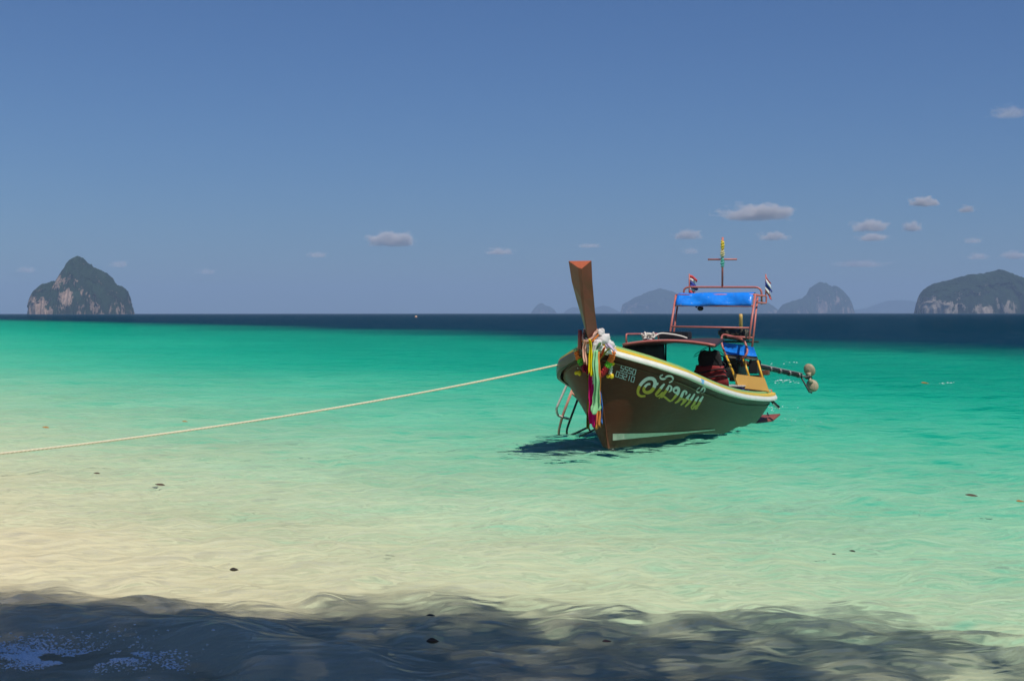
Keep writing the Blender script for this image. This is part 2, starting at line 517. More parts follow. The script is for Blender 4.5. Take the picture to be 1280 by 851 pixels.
CLOUDS = [  # px, py, width, height, density factor
    (945, 268, 118, 36, 1.0), (489, 301, 74, 32, .9), (1086, 284, 62, 26, .7), (1090, 298, 52, 18, .6), (1154, 254, 46, 20, .8), (860, 295, 46, 20, .6),
    (966, 297, 48, 18, .6), (1140, 285, 32, 22, .6), (626, 315, 46, 16, .5), (1208, 263, 30, 15, .6), (1076, 331, 100, 16, .35),
    (737, 308, 42, 9, .25), (1268, 321, 48, 17, .5), (1262, 143, 70, 24, .13), (397, 319, 36, 13, .28), (863, 315, 28, 14, .28),
    (1222, 322, 38, 14, .3), (148, 331, 34, 15, .25), (34, 338, 34, 15, .25), (258, 340, 34, 12, .2), (1216, 302, 34, 12, .22)]
CLOUD_LABELS = [
    "long puffy white cumulus cloud above and beside the boat's mast", "slanting cumulus cloud standing alone over open sea between island and prow",
    "rounded cumulus cloud stacked over a flatter one", "flat cumulus cloud tucked under a rounded one", "bright small cumulus highest above the long wooded island",
    "small pale cumulus just beside the top of the boat's mast", "small flat cumulus right under the long puffy cloud", "small upright cumulus beside the stacked pair of clouds",
    "pale flat cloud scrap low over the sea near the prow", "round little cloud puff above the wooded island, apart from the bright one", "long faint cloud streak hanging over the tower-shaped hazy island",
    "hair-thin faint wisp just above the boat's prow", "pale low cloud touching the summit line of the long wooded island", "faint wispy cloud high in the sky, far above all the others",
    "faint cloud wisp below the lone slanting cumulus", "faint cloud smudge beside the boat's mast crossbar", "faint cloud wisp over the cliff end of the wooded island",
    "faint wisp beside the pointed island's peak on its gentle side", "faint wisp beside the pointed island's low shoulder", "barely visible wisp low over open sea past the pointed island",
    "faint cloud smudge midway between wooded island and bright small cumulus"]
def make_cloud(i, px, py, w, h, k):
    D = 19000.0 + 900 * math.sin(i * 2.4)
    sx, sz = w / F_PX * D / 2, h / F_PX * D / 2
    mb = MB().ball((0, 0, 0), 1.0, 20, 12)
    vs = []
    for p in mb.v:
        p = Vector(p)
        n = noise.fractal(p * 1.3 + Vector((i * 5.1, 0, 0)), 1.0, 2.0, 3)
        vs.append(p * (1.0 + .12 * n))
    mb.v = vs
    x, z = px2w(px, py, D)
    o = mb.build("cloud", cloud_mat("cloud_vapour", .013 * k * 600 / max(sx, 200), i), smooth=True)
    o.location = (x, D, z); o.scale = (sx, sx * .8, sz)
    lab = CLOUD_LABELS[i]
    tag(o, lab, "cloud", "small clouds low over the sea")
for i, c in enumerate(CLOUDS): make_cloud(i, *c)
# ------------------------------------------------------------------ the longtail boat
# boat space: x = t runs from the stem at the waterline to the stern, y = -b (b positive toward the lettered side), z up
B0 = Vector((1.424, 22.55, 0.0))
BROT = math.radians(65.87)
boat = empty("longtail_boat", B0)
boat.rotation_euler = (0, 0, BROT)
tag(boat, "brown wooden longtail boat with tall prow and red pipe canopy, moored in the shallows", "boat")
_R = Matrix.Rotation(-BROT, 3, 'Z')
_P = Matrix.Rotation(-PITCH, 3, 'X')
CAM_L = _R @ (Vector((0, 0, EYE)) - B0)

def ray(px, py):
    return (_R @ (_P @ Vector(((px - 640) / F_PX, 1.0, (425.5 - py) / F_PX)))).normalized()
def on(px, py, n, d):
    """where the sight line through a photo pixel meets the plane n.p = d of the boat"""
    n = Vector(n); r = ray(px, py)
    return CAM_L + r * ((d - n.dot(CAM_L)) / n.dot(r))
def on_t(px, py, t): return on(px, py, (1, 0, 0), t)
def on_b(px, py, b): return on(px, py, (0, -1, 0), b)
def on_z(px, py, z): return on(px, py, (0, 0, 1), z)
def L(t, b, z): return Vector((t, -b, z))

def curve(pts):
    xs = [p[0] for p in pts]; ys = [p[1] for p in pts]; n = len(xs)
    d = [(ys[i + 1] - ys[i]) / (xs[i + 1] - xs[i]) for i in range(n - 1)]
    m = [d[0]] + [0 if d[i - 1] * d[i] <= 0 else 2 * d[i - 1] * d[i] / (d[i - 1] + d[i]) for i in range(1, n - 1)] + [d[-1]]
    def f(x):
        if x <= xs[0]: return ys[0]
        if x >= xs[-1]: return ys[-1]
        i = max(k for k in range(n - 1) if xs[k] <= x)
        h = xs[i + 1] - xs[i]; s = (x - xs[i]) / h
        return ys[i] * (1 + 2 * s) * (1 - s) ** 2 + m[i] * h * s * (1 - s) ** 2 + ys[i + 1] * s * s * (3 - 2 * s) + m[i + 1] * h * s * s * (s - 1)
    return f

bg_ = curve([(-.82, .045), (-.7, .12), (-.5, .285), (-.25, .55), (0, .76), (.7, 1.03), (2.1, 1.14), (4, 1.12), (5.4, 1.08), (5.9, 1.0), (6.15, .84), (6.28, .60), (6.345, .30), (6.36, .0)])
gz_ = curve([(-.82, 1.60), (-.5, 1.46), (0, 1.275), (.7, 1.09), (2.1, .81), (4, .60), (5.5, .52), (6.4, .525)])
zl_ = curve([(-.82, 1.60), (-.6, 1.30), (-.40, 1.0), (-.33, .78), (-.05, 0), (.12, -.24), (.45, -.34), (1.2, -.36), (5.0, -.34), (6.4, -.20)])
pw_ = curve([(-.82, .9), (-.3, .95), (0, 1.05), (.6, .95), (1.23, .866), (2, .62), (3, .463), (4.5, .42), (6.4, .34)])
def hull_pt(t, u, side):
    zl, g = zl_(t), gz_(t)
    z = zl + (g - zl) * u
    b = bg_(t) * max(u, 0.0) ** pw_(t)
    k = max(0, (t - 4.6) / 1.76)
    tt = t - .20 * (1 - u) * k * k
    return L(tt, b * side, z)

TS = [-.82, -.76, -.68, -.6, -.5, -.4, -.3, -.2, -.1, 0, .12, .28, .5, .75, 1.05, 1.4, 1.8, 2.3, 2.8, 3.4, 4, 4.6, 5.1, 5.5, 5.8, 6.0, 6.1, 6.18, 6.24, 6.29, 6.325, 6.345, 6.356, 6.36]
US = [0, .03, .07, .12, .18, .25, .33, .41, .5, .58, .66, .74, .82, .9, .96, 1.0]

def hull_mat():
    m = Mat("hull_varnish")
    v = m.coord("Object")
    st = m.node("ShaderNodeMapping", {"Vector": v, "Scale": (.6, .6, 3.0)}).outputs[0]
    n1 = m.noise(1.6, 6, .62, v)
    n2 = m.noise(9.0, 5, .6, st)
    n3 = m.noise(60.0, 3, .6, m.node("ShaderNodeMapping", {"Vector": v, "Scale": (.25, 1, 1)}).outputs[0])
    c = m.mix(m.ramp(n1, [(.35, 0.0), (.7, 1.0)]), (.105, .027, .013), (.066, .019, .010))
    c = m.mix(m.math('MULTIPLY', m.ramp(n2, [(.52, 0.0), (.75, 1.0)]), .5), c, (.11, .050, .030))
    # salt and algae film toward the stern and the waterline
    sep = m.node("ShaderNodeSeparateXYZ", {0: v})
    aft = m.node("ShaderNodeMapRange", {0: sep.outputs[0], 1: 1.4, 2: 5.5, 3: 0.0, 4: 1.0}).outputs[0]
    low = m.node("ShaderNodeMapRange", {0: sep.outputs[2], 1: .45, 2: -.05, 3: 0.0, 4: .5}).outputs[0]
    film = m.math('MULTIPLY', m.math('ADD', aft, low), m.ramp(n2, [(.25, .25), (.7, 1.0)]))
    c = m.mix(m.math('MINIMUM', m.math('MULTIPLY', film, .8), .85), c, (.20, .150, .100))
    scuff = m.math('MULTIPLY', m.ramp(n3, [(.62, 0.0), (.74, 1.0)]), m.math('ADD', m.math('MULTIPLY', aft, .5), .1))
    c = m.mix(scuff, c, (.24, .20, .15))
    return m.principled(c, m.math('ADD', .34, m.math('MULTIPLY', n2, .3)), Normal=m.bump(m.math('ADD', n2, m.math('MULTIPLY', n3, .3)), .25, .012), Specular_IOR_Level=.2)
M_HULL = hull_mat()
M_PROW = paint("prow_paint", (.175, .042, .019), .45, .45, 5, dark=(.06, .026, .017))
M_PROWTOP = paint("prow_end_grain", (.44, .10, .035), .6, .6, 22, dark=(.25, .05, .02), bump=.5)
M_WHITE = paint("white_gloss_paint", (.80, .76, .68), .4, .3, 7, dark=(.55, .50, .42))
M_YELLOW = paint("yellow_gloss_paint", (.80, .50, .035), .4, .3, 7, dark=(.55, .30, .03))
M_GREEN = paint("green_gloss_paint", (.33, .55, .22), .4, .3, 8, dark=(.18, .34, .13))
M_BROWNRAIL = paint("brown_rail_paint", (.075, .050, .030), .4, .3, 6)
M_RED = paint("red_oxide_pipe", (.52, .155, .13), .45, .45, 14, dark=(.30, .07, .05))
M_BLACK = paint("black_cloth", (.012, .011, .012), .8, .3, 9)
M_DARK = paint("oily_metal_and_ladder_shade", (.030, .028, .026), .45, .5, 12, dark=(.012, .012, .012), metallic=.4)  # also serves as painted shade on the ladder's hull-side pipes
M_WOOD = paint("weathered_deck_wood", (.16, .10, .06), .7, .5, 6)
M_ROOF = paint("dark_roof_board", (.055, .022, .018), .6, .4, 8)

def hull_mesh():
    v, f = [], []
    nu, nt = len(US), len(TS)
    for side in (1, -1):
        base = len(v)
        for t in TS:
            for u in US: v.append(hull_pt(t, u, side))
        for i in range(nt - 1):
            for j in range(nu - 1):
                a = base + i * nu + j
                q = (a, a + 1, a + nu + 1, a + nu)
                f.append(q if side > 0 else q[::-1])
    me = pymesh("hull", v, f)
    bm = bmesh.new(); bm.from_mesh(me)
    bmesh.ops.remove_doubles(bm, verts=bm.verts, dist=.0008)
    bmesh.ops.recalc_face_normals(bm, faces=bm.faces)
    bm.to_mesh(me); bm.free()
    return me
hull_me = hull_mesh()
from mathutils.bvhtree import BVHTree
HULL = BVHTree.FromPolygons([v.co.copy() for v in hull_me.vertices], [tuple(p.vertices) for p in hull_me.polygons])
hull = link("hull", hull_me, M_HULL, boat, True)
def on_hull(px, py, off=.004):
    h, n, _, _ = HULL.ray_cast(CAM_L, ray(px, py))
    if h is None: return None
    if n.dot(ray(px, py)) > 0: n = -n
    return h + n * off

# stem post and prow: one tapered timber, sawn off at a slant
PROW = [  # z, front t, front half width, back t, back half width
    (-.25, .10, .02, .22, .03), (0, -.07, .026, .08, .05), (.40, -.20, .028, -.03, .06), (.78, -.345, .030, -.18, .07), (1.0, -.42, .030, -.26, .075), (1.3, -.62, .030, -.40, .08),
    (1.5, -.78, .030, -.52, .085), (1.7, -.925, .032, -.66, .09), (1.95, -1.04, .045, -.80, .11), (2.2, -1.13, .058, -.93, .135), (2.45, -1.215, .07, -1.05, .158)]
def prow():
    v, f = [], []
    rows = [[L(ft, fb, z), L(ft + .02 * max(0, z - 1.4), fb - .8 * fb * min(1, max(0, z - 1.2)), z + .02 * (dz > 0)), L(bt, -bb, z + dz), L(bt, bb, z + dz)] for z, ft, fb, bt, bb, dz in
            [r + (0.0,) for r in PROW] + [(2.622, -1.275, .080, -1.13, .175, .118)]]
    for r in rows: v += r
    for i in range(len(rows) - 1):
        for k in range(4):
            a, b = i * 4 + k, i * 4 + (k + 1) % 4
            f.append((a, b, b + 4, a + 4))
    f.append((3, 2, 1, 0))
    n = (len(rows) - 1) * 4
    f.append((n, n + 1, n + 2, n + 3))
    mb = MB(); mb.add(v, f)
    o = mb.build("prow", [M_PROW, M_PROWTOP], boat, bevel=.006)
    for p in o.data.polygons:
        if p.center.z > 2.60 and p.normal.z > .25 and p.area > .004: p.material_index = 1
    return o
prow_o = prow()

# gunwale: three painted rails swept round the rim
def rim(t0=-.80, t1=6.36, side=1, both=False):
    ts = [t for t in np.concatenate([np.arange(t0, 5.4, .12), np.arange(5.4, 6.2, .06), [6.2, 6.24, 6.28, 6.31, 6.335, 6.35, 6.358, 6.36]]) if t <= t1]
    P = [L(t, bg_(t) * side, gz_(t)) for t in ts]
    if both: P = P + [L(p.x, p.y, p.z) for p in P[::-1][1:]]
    return P
def sweep(P, prof, name, mat, parent, outward):
    v, f = [], []; n = len(prof)
    for i, p in enumerate(P):
        d = P[min(i + 1, len(P) - 1)] - P[max(i - 1, 0)]
        d.z = 0; d.normalize()
        o = Vector((d.y, -d.x, 0)) * outward
        v += [p + o * a + Vector((0, 0, c)) for a, c in prof]
    for i in range(len(P) - 1):
        for k in range(n):
            f.append((i * n + k, i * n + (k + 1) % n, (i + 1) * n + (k + 1) % n, (i + 1) * n + k))
    f += [tuple(range(n))[::-1], tuple((len(P) - 1) * n + k for k in range(n))]
    return MB().add(v, f).build(name, mat, parent)
# (d along +t on the lettered side: outward is (d.y,-d.x) -> -y, i.e. +b)
NEAR = rim(-.80, 6.36, 1)
ALL = NEAR + [Vector((p.x, -p.y, p.z)) for p in NEAR[::-1][1:] if p.x > 4.9]
FAR = [Vector((p.x, -p.y, p.z)) for p in NEAR if p.x <= 4.95]
ROUND = NEAR + [Vector((p.x, -p.y, p.z)) for p in NEAR[::-1][1:]]
tag(sweep(ALL, [(-.02, -.078), (.058, -.074), (.060, -.045), (.036, .002), (-.02, .002)], "gunwale_rail", M_WHITE, boat, 1), "white outer gunwale rail")
tag(sweep(FAR, [(-.02, -.15), (.035, -.14), (.042, -.03), (.034, .002), (-.02, .002)], "gunwale_rail", M_BROWNRAIL, boat, -1), "dark brown gunwale rail on the side away from the lettering")
tag(sweep(ROUND, [(-.05, -.01), (.030, .0035), (.024, .034), (-.05, .052)], "yellow_stripe", M_YELLOW, boat, 1), "yellow rail stripe")
tag(sweep(ROUND, [(-.13, -.02), (-.0515, -.01), (-.055, .082), (-.13, .088)], "green_stripe", M_GREEN, boat, 1), "pale green inner rail stripe")
mb = MB()
patch = on_hull(856.6, 468.5)
dk_v, dk_f = [], []
tsd = np.linspace(-.55, 6.15, 30)
for t in tsd:
    for b in (-1, -.5, 0, .5, 1):
        dk_v.append(L(t, b * max(.02, bg_(t) - .07), gz_(t) - .16))
for i in range(len(tsd) - 1):
    for k in range(4): dk_f.append((i * 5 + k, i * 5 + k + 1, i * 5 + k + 6, i * 5 + k + 5))
MB().add(dk_v, dk_f).build("deck", M_WOOD, boat)

# painted marks, laid on the planking along the sight lines of the photograph
def hull_strip(pts_top, pts_bot, name, mat, parent, n=60, off=.012):
    v, f = [], []
    def ip(P, s):
        x = P[0][0] + (P[-1][0] - P[0][0]) * s
        return x, float(np.interp(x, [p[0] for p in P], [p[1] for p in P]))
    k = 0
    for i in range(n + 1):
        a, b = on_hull(*ip(pts_top, i / n), off), on_hull(*ip(pts_bot, i / n), off)
        if a is None or b is None: continue
        v += [a, b]
        if k: f.append((2 * k - 2, 2 * k, 2 * k + 1, 2 * k - 1))
        k += 1
    me = pymesh(name, v, f)
    return link(name, me, mat, parent)
M_STRIPE = paint("worn_white_stripe", (.60, .58, .46), .5, .5, 9, dark=(.34, .33, .25))
hull_strip([(765.5, 541.5), (800, 541), (850, 539.3), (893, 536)], [(765.5, 550), (800, 546.5), (850, 541.6), (893, 537)], "waterline_stripe", M_STRIPE, boat)
MB().add([L(-.235, .0295, .215), L(-.105, .058, .215), L(-.055, .058, .115), L(-.19, .029, .115)], [(0, 1, 2, 3)])
sq = MB().box((0, 0, 0), (.09, .012, .07)).build("mooring_mark", paint("pale_blue_mark", (.25, .50, .80), .5), boat, bevel=.004)
pk = L(1.06, bg_(1.06) + .058, gz_(1.06) - .045)
sq.location = pk; sq.rotation_euler = (0, .3, math.radians(-14))

M_INK_W = paint("silver_lettering", (.76, .66, .62), .5, .35, 30, dark=(.50, .46, .44))
M_INK_Y = paint("gold_lettering", (.58, .35, .022), .45, .35, 30, dark=(.36, .24, .02))
M_INK_N = paint("pale_number_paint", (.52, .60, .62), .5, .4, 30)
def stroke(mbs, pts, w, split=None, n=6, off=.006, taper=True):
    """one brush stroke given in photo pixels: width w px"""
    P = smooth_path([(x, y, 0) for x, y in pts], n) if len(pts) > 2 else [Vector((*pts[0], 0)).lerp(Vector((*pts[1], 0)), k / 4) for k in range(5)]
    N = len(P)
    prev = None
    for i, p in enumerate(P):
        d = (P[min(i + 1, N - 1)] - P[max(i - 1, 0)]).normalized()
        s = Vector((-d.y, d.x, 0))
        k = w / 2 * (1.0 if not taper else (.55 + .45 * math.sin(math.pi * min(1, max(0, i / (N - 1))))))
        a, b = on_hull(p.x + s.x * k, p.y + s.y * k, off), on_hull(p.x - s.x * k, p.y - s.y * k, off)
        if a is None or b is None: prev = None; continue
        if prev:
            which = 0
            if split is not None:
                which = 1 if (p.y + P[i - 1].y) / 2 > float(np.interp(p.x, split[0], split[1])) else 0
            mbs[which].add([prev[0], a, b, prev[1]], [(0, 1, 2, 3)])
        prev = (a, b)
def cr(pts): return [(760 + x * .10156, 450 + y * .10156) for x, y in pts]
SPLIT = ([760 + x * .10156 for x in (360, 440, 640, 720, 900, 1120, 1280)], [450 + y * .10156 for y in (310, 325, 350, 372, 458, 512, 560)])
THAI = [
    (4.4, [(458, 440), (400, 440), (366, 405), (378, 338), (425, 270), (490, 226), (548, 230), (576, 268), (566, 326), (530, 378), (480, 398), (442, 380), (440, 345), (478, 300), (518, 292)]),
    (2.6, [(566, 300), (600, 296), (612, 276)]),
    (2.6, [(672, 180), (640, 196), (650, 228), (692, 228), (724, 200), (770, 196), (796, 222), (784, 256), (748, 276)]),
    (3.6, [(692, 290), (664, 322), (622, 378), (590, 414), (580, 428)]),
    (2.2, [(580, 428), (604, 444), (640, 424), (664, 400), (676, 404), (650, 440), (622, 470)]),
    (3.4, [(750, 306), (728, 350), (694, 402), (652, 462)]),
    (2.4, [(750, 306), (776, 330), (772, 366), (740, 396)]),
    (2.6, [(652, 462), (680, 446), (716, 470), (756, 500), (782, 494)]),
    (3.8, [(800, 382), (812, 350), (846, 338), (866, 362), (852, 410), (816, 456), (776, 500)]),
    (2.2, [(800, 382), (830, 400), (842, 388)]),
    (3.4, [(944, 372), (920, 396), (898, 446), (862, 500), (818, 526)]),
    (2.4, [(944, 372), (962, 396), (950, 426)]),
    (3.2, [(1010, 416), (976, 458), (936, 510), (890, 552)]),
    (2.4, [(868, 500), (900, 478), (930, 486), (914, 530), (890, 552)]),
    (3.2, [(1064, 412), (1034, 462), (994, 520), (944, 572)]),
    (2.4, [(966, 470), (1000, 492), (988, 528)]),
    (3.2, [(1112, 446), (1082, 486), (1052, 538), (1016, 580)]),
    (3.4, [(1168, 444), (1136, 492), (1108, 546), (1066, 604)]),
    (2.2, [(1016, 580), (1036, 600), (1066, 566), (1088, 560), (1092, 590), (1066, 604)]),
    (2.2, [(1126, 334), (1090, 366), (1100, 394), (1136, 380), (1166, 340), (1188, 346), (1182, 382), (1150, 408)]),
]
for grp in ([0, 1], [2], [3, 4], [5, 6, 7], [8, 9], [10, 11], [12, 13], [14, 15], [16, 17, 18], [19]):
    two = (MB(), MB())
    for k in grp: stroke(two, cr(THAI[k][1]), THAI[k][0], SPLIT)
    n0 = len(two[0].f)
    two[0].add(two[1].v, two[1].f)
    bmw = pymesh("letter", two[0].v, two[0].f)
    o = link("letter", bmw, [M_INK_W, M_INK_Y], boat)
    for q in list(bmw.polygons)[n0:]: q.material_index = 1
    bq = bmesh.new(); bq.from_mesh(bmw); bmesh.ops.remove_doubles(bq, verts=bq.verts, dist=1e-5); bq.to_mesh(bmw); bq.free()
    tag(o, "painted Thai letter of the boat's name, silver above and gold below")
# registration number, two rows of squared digits that follow the rail
SEG = {'0': "abcdef", '1': "ij", '2': "abged", '3': "abgcd", '5': "afgcd"}
def digit(mbs, ch, cx, cy, w=3.3, h=6.3):
    def q(x, y): return (cx + x * w + (-y) * h * .26, cy + y * h + x * w * .30)
    SP = {'a': [(-.5, -.5), (.5, -.5)], 'b': [(.5, -.5), (.5, 0)], 'c': [(.5, 0), (.5, .5)], 'd': [(-.5, .5), (.5, .5)], 'e': [(-.5, 0), (-.5, .5)], 'f': [(-.5, -.5), (-.5, 0)], 'g': [(-.5, 0), (.5, 0)], 'i': [(.1, -.5), (.1, 0)], 'j': [(.1, 0), (.1, .5)]}
    for s in SEG[ch]:
        (x0, y0), (x1, y1) = SP[s]
        ex, ey = (x1 - x0) * .12, (y1 - y0) * .08
        stroke(mbs, [q(x0 - ex, y0 - ey), q(x1 + ex, y1 + ey)], .85, taper=False)
for row, x0, y0, dx in (("5550", 777.6, 460.2, 4.95), ("03210", 771.8, 467.6, 4.75)):
    for i, ch in enumerate(row):
        num = (MB(), MB())
        digit(num, ch, x0 + i * dx, y0 + i * 1.55)
        num[0].build("digit", M_INK_N, boat)

# ---- cabin roof, curtain and rails
def pipe(name, pts, r=.019, mat=None, parent=None, round_r=0.0, n=8):
    if round_r: pts = rounded(pts, round_r)
    return MB().tube(pts, r, n).build(name, mat or M_RED, parent or boat, True)
def roof_z(b): return 1.555 - .075 * (b / .8) ** 2
def roof():
    v, f = [], []
    ts = np.linspace(2.85, 5.1, 12); bs = np.linspace(-.8, .8, 13)
    edge = lambda t: .8 - .225 * (t - 2.85)
    for dz in (0, -.045):
        for t in ts:
            for b in bs:
                b = min(b, edge(t) - .001 * (.8 - b))
                v.append(L(t, b, roof_z(b) + dz))
    n, m_ = len(bs), len(ts); off = n * m_
    for i in range(m_ - 1):
        for k in range(n - 1):
            a = i * n + k
            f += [(a, a + 1, a + n + 1, a + n), (off + a, off + a + n, off + a + n + 1, off + a + 1)]
    ringi = [k for k in range(n)] + [i * n + n - 1 for i in range(1, m_)] + [(m_ - 1) * n + k for k in range(n - 2, -1, -1)] + [i * n for i in range(m_ - 2, 0, -1)]
    for a, b in zip(ringi, ringi[1:] + ringi[:1]): f.append((a, b, off + b, off + a))
    o = MB().add(v, f).build("roof", M_ROOF, boat)
    e = MB().tube([L(2.84, b, roof_z(b) - .008) for b in bs], .021, 8).build("edge_pipe", M_RED, o, True)
    e2 = MB().tube([L(t, edge(t) + .004, roof_z(edge(t)) - .016) for t in ts], .012, 8).build("edge_trim", M_DARK, o, True)
    return o
roof_o = roof()
def curtain():
    v, f = [], []
    ts = np.linspace(2.88, 5.02, 34); zs = np.linspace(1.45, .66, 9)
    for z in zs:
        for i, t in enumerate(ts):
            sw = (1.45 - z) / .8
            v.append(L(t, -.79 - .02 * sw * math.sin(i * 1.1) - .012 * math.sin(i * .47 + z * 3), z))
    n = len(ts)
    for i in range(len(zs) - 1):
        for k in range(n - 1): f.append((i * n + k, i * n + k + 1, (i + 1) * n + k + 1, (i + 1) * n + k))
    o = MB().add(v, f).build("side_curtain", M_BLACK, boat, True)
    md = o.modifiers.new("thickness", 'SOLIDIFY'); md.thickness = .006
curtain()
for t, b in ((2.9, -.78), (5.0, -.76), (5.04, .05)):
    pipe("roof_post", [L(t, b, gz_(t) - .15), L(t, b, roof_z(b) - .02)], .016, M_DARK)
pipe("roof_brace", [on_b(778.5, 435.5, -.80), on_b(783.5, 427.2, -.80)], .018)
rz = roof_z(.78)
pipe("roof_rail", [L(2.90, -.76, rz - .01), L(2.90, -.76, rz + .165), L(4.55, -.76, rz + .15), L(4.62, -.76, rz - .01)], .015, round_r=.04)
bx = MB().box((0, 0, 0), (.26, .52, .125)).build("cooler_box", paint("black_plastic", (.014, .014, .016), .4, .2, 12), None, bevel=.015)
bx.parent = None
def to_world(p): return Matrix.Rotation(BROT, 3, 'Z') @ p + B0
bx.location = to_world(L(4.05, -.27, roof_z(.0) + .0605)); bx.rotation_euler = (0, 0, BROT)
lb = MB().box((-.131, -.06, .0), (.004, .055, .022)).build("maker_plate", paint("pale_plate", (.55, .55, .55), .4), bx)
tag(bx, "flat black box lying on the boat's cabin roof", "box")

# coil of white rope lying on the roof
def coil():
    r = random.Random(4)
    c = L(3.30, -.50, roof_z(.5) + .07)
    ctl = [c + Vector((r.uniform(-.13, .13), r.uniform(-.11, .11), r.uniform(-.055, .075) * 1.1)) for i in range(34)]
    pts = smooth_path(ctl, 6)
    tail = [pts[-1], L(3.5, -.38, roof_z(.38) + .11), L(3.62, -.22, roof_z(.2) + .09), L(3.72, -.08, roof_z(0) + .055), L(3.80, .02, roof_z(0) + .015)]
    P = [to_world(p) for p in pts + smooth_path(tail, 6)[1:]]
    o = MB().tube(P, .017, 6).build("rope_coil", paint("white_rope", (.74, .68, .60), .8, .4, 60, bump=.6), None, True)
    tag(o, "loose heap of white rope on the boat's cabin roof", "rope")
coil()

# ---- stern canopy of red pipe
def fr(px, py, b): return on_b(px, py, b)
def lean(z): return 5.15 + (z - 1.55) * .50
cf = empty("canopy_frame", (0, 0, 0)); cf.parent = boat
HW = .745
for s in (-1, 1):
    pipe("post", [L(lean(1.5), s * HW, 1.48 if s < 0 else 1.54), L(lean(2.33), s * HW, 2.33)], .021, parent=cf)
    pipe("post", [L(lean(1.5) + .21, s * HW, 1.46 if s < 0 else 1.40), L(lean(2.28) + .18, s * HW, 2.28)], .019, parent=cf)
    pipe("top_rail", [L(lean(2.33), s * HW, 2.33), L(6.04, s * HW, 2.31)], .019, parent=cf)
pipe("crossbar", [L(lean(1.755), -HW, 1.755), L(lean(1.755), HW, 1.735)], .017, parent=cf)
pipe("crossbar", [L(lean(2.33), -HW, 2.33), L(lean(2.33), HW, 2.33)], .019, parent=cf)
pipe("crossbar", [L(lean(2.14), -HW, 2.14), L(lean(2.14), HW, 2.125)], .017, parent=cf)
pipe("foot_bar", [L(5.36, HW, 1.56), L(5.36, .28, 1.58)], .017, parent=cf)
pipe("upper_rail", [L(6.0, -.74, 2.30), L(6.0, -.74, 2.485), L(6.0, .74, 2.47), L(6.0, .74, 2.16)], .019, parent=cf, round_r=.13)
pipe("flag_bracket", [L(5.55, .75, 2.31), L(5.72, .90, 2.31), L(5.72, .90, 2.175), L(5.55, .77, 2.19)], .015, parent=cf, round_r=.03)
def tarp():
    """blue sheet wrapped over the canopy: a front apron, then the top"""
    v, f = [], []
    n = 26
    rows = [(lean(2.13) - .03, 2.132), (lean(2.18) - .036, 2.18), (lean(2.23) - .04, 2.23), (lean(2.29) - .036, 2.29), (lean(2.33) - .01, 2.352), (5.62, 2.372), (5.70, 2.368), (5.78, 2.352)]
    for j, (t, z) in enumerate(rows):
        for i in range(n + 1):
            b = -HW + .035 + (2 * HW - .07) * i / n
            w = noise.noise(Vector((b * 3.0, j * .8, 1.7)))
            v.append(L(t + .018 * w - .014 * math.sin(b * 9 + j), b, z + (.012 * w if j else .008 * math.sin(b * 7))))
    for j in range(len(rows) - 1):
        for i in range(n): f.append((j * (n + 1) + i, j * (n + 1) + i + 1, (j + 1) * (n + 1) + i + 1, (j + 1) * (n + 1) + i))
    m = Mat("blue_tarpaulin")
    c = m.coord("Object")
    nz = m.noise(7, 4, .6, c)
    nf = m.noise(40, 3, .6, m.node("ShaderNodeMapping", {"Vector": c, "Scale": (1, .35, 1), "Rotation": (.6, 0, 0)}).outputs[0])
    col = m.mix(m.ramp(nz, [(.35, 0.0), (.7, 1.0)]), (.012, .25, .88), (.01, .19, .74))
    col = m.mix(m.ramp(nf, [(.66, 0.0), (.72, 1.0)]), col, (.45, .60, .80))
    mat = m.principled(col, .35, Normal=m.bump(nz, .5, .03))
    o = MB().add(v, f).build("tarpaulin", mat, boat, True)
    md = o.modifiers.new("thickness", 'SOLIDIFY'); md.thickness = .004
    return mat
M_TARP = tarp()
mb = MB().ball(L(5.48, -.26, 2.085), (.05, .06, .045), 12, 8).tube([L(5.48, -.26, 2.09), L(5.48, -.26, 2.14)], .012, 6).ball(L(5.48, -.335, 2.115), (.02, .02, .02), 8, 6)
mb.build("hanging_lamp", M_BLACK, boat, True)
# mast with its crossbar and ribbons
ms = empty("mast", (0, 0, 0)); ms.parent = boat
pipe("pole", [L(6.0, .0, 2.46), L(6.0, .004, 3.395)], .020, parent=ms)
pipe("crossbar", [L(6.0, -.275, 2.99), L(6.0, .275, 2.985)], .016, parent=ms)
def wrap(name, z0, z1, r, col, seed):
    mb = MB(); n = 12; k = 10
    rr = random.Random(seed)
    v, f = [], []
    for i in range(n + 1):
        z = z0 + (z1 - z0) * i / n
        for j in range(k):
            a = 6.2832 * j / k
            q = r * (1 + .35 * math.sin(i * 1.9 + j * .9) + .2 * rr.uniform(-1, 1)) * (.75 + .4 * math.sin(math.pi * i / n))
            v.append(L(6.0 + q * math.cos(a), .002 + q * math.sin(a), z))
    for i in range(n):
        for j in range(k): f.append((i * k + j, i * k + (j + 1) % k, (i + 1) * k + (j + 1) % k, (i + 1) * k + j))
    f += [tuple(range(k)), tuple(n * k + j for j in range(k))]
    mb.add(v, f).build(name, paint(name + "_cloth", col, .8, .4, 30), ms)
wrap("yellow_ribbon", 3.16, 3.34, .030, (.75, .55, .05), 1)
wrap("cream_ribbon", 3.03, 3.16, .034, (.66, .58, .32), 2)
wrap("teal_ribbon", 2.84, 3.03, .028, (.10, .42, .34), 3)
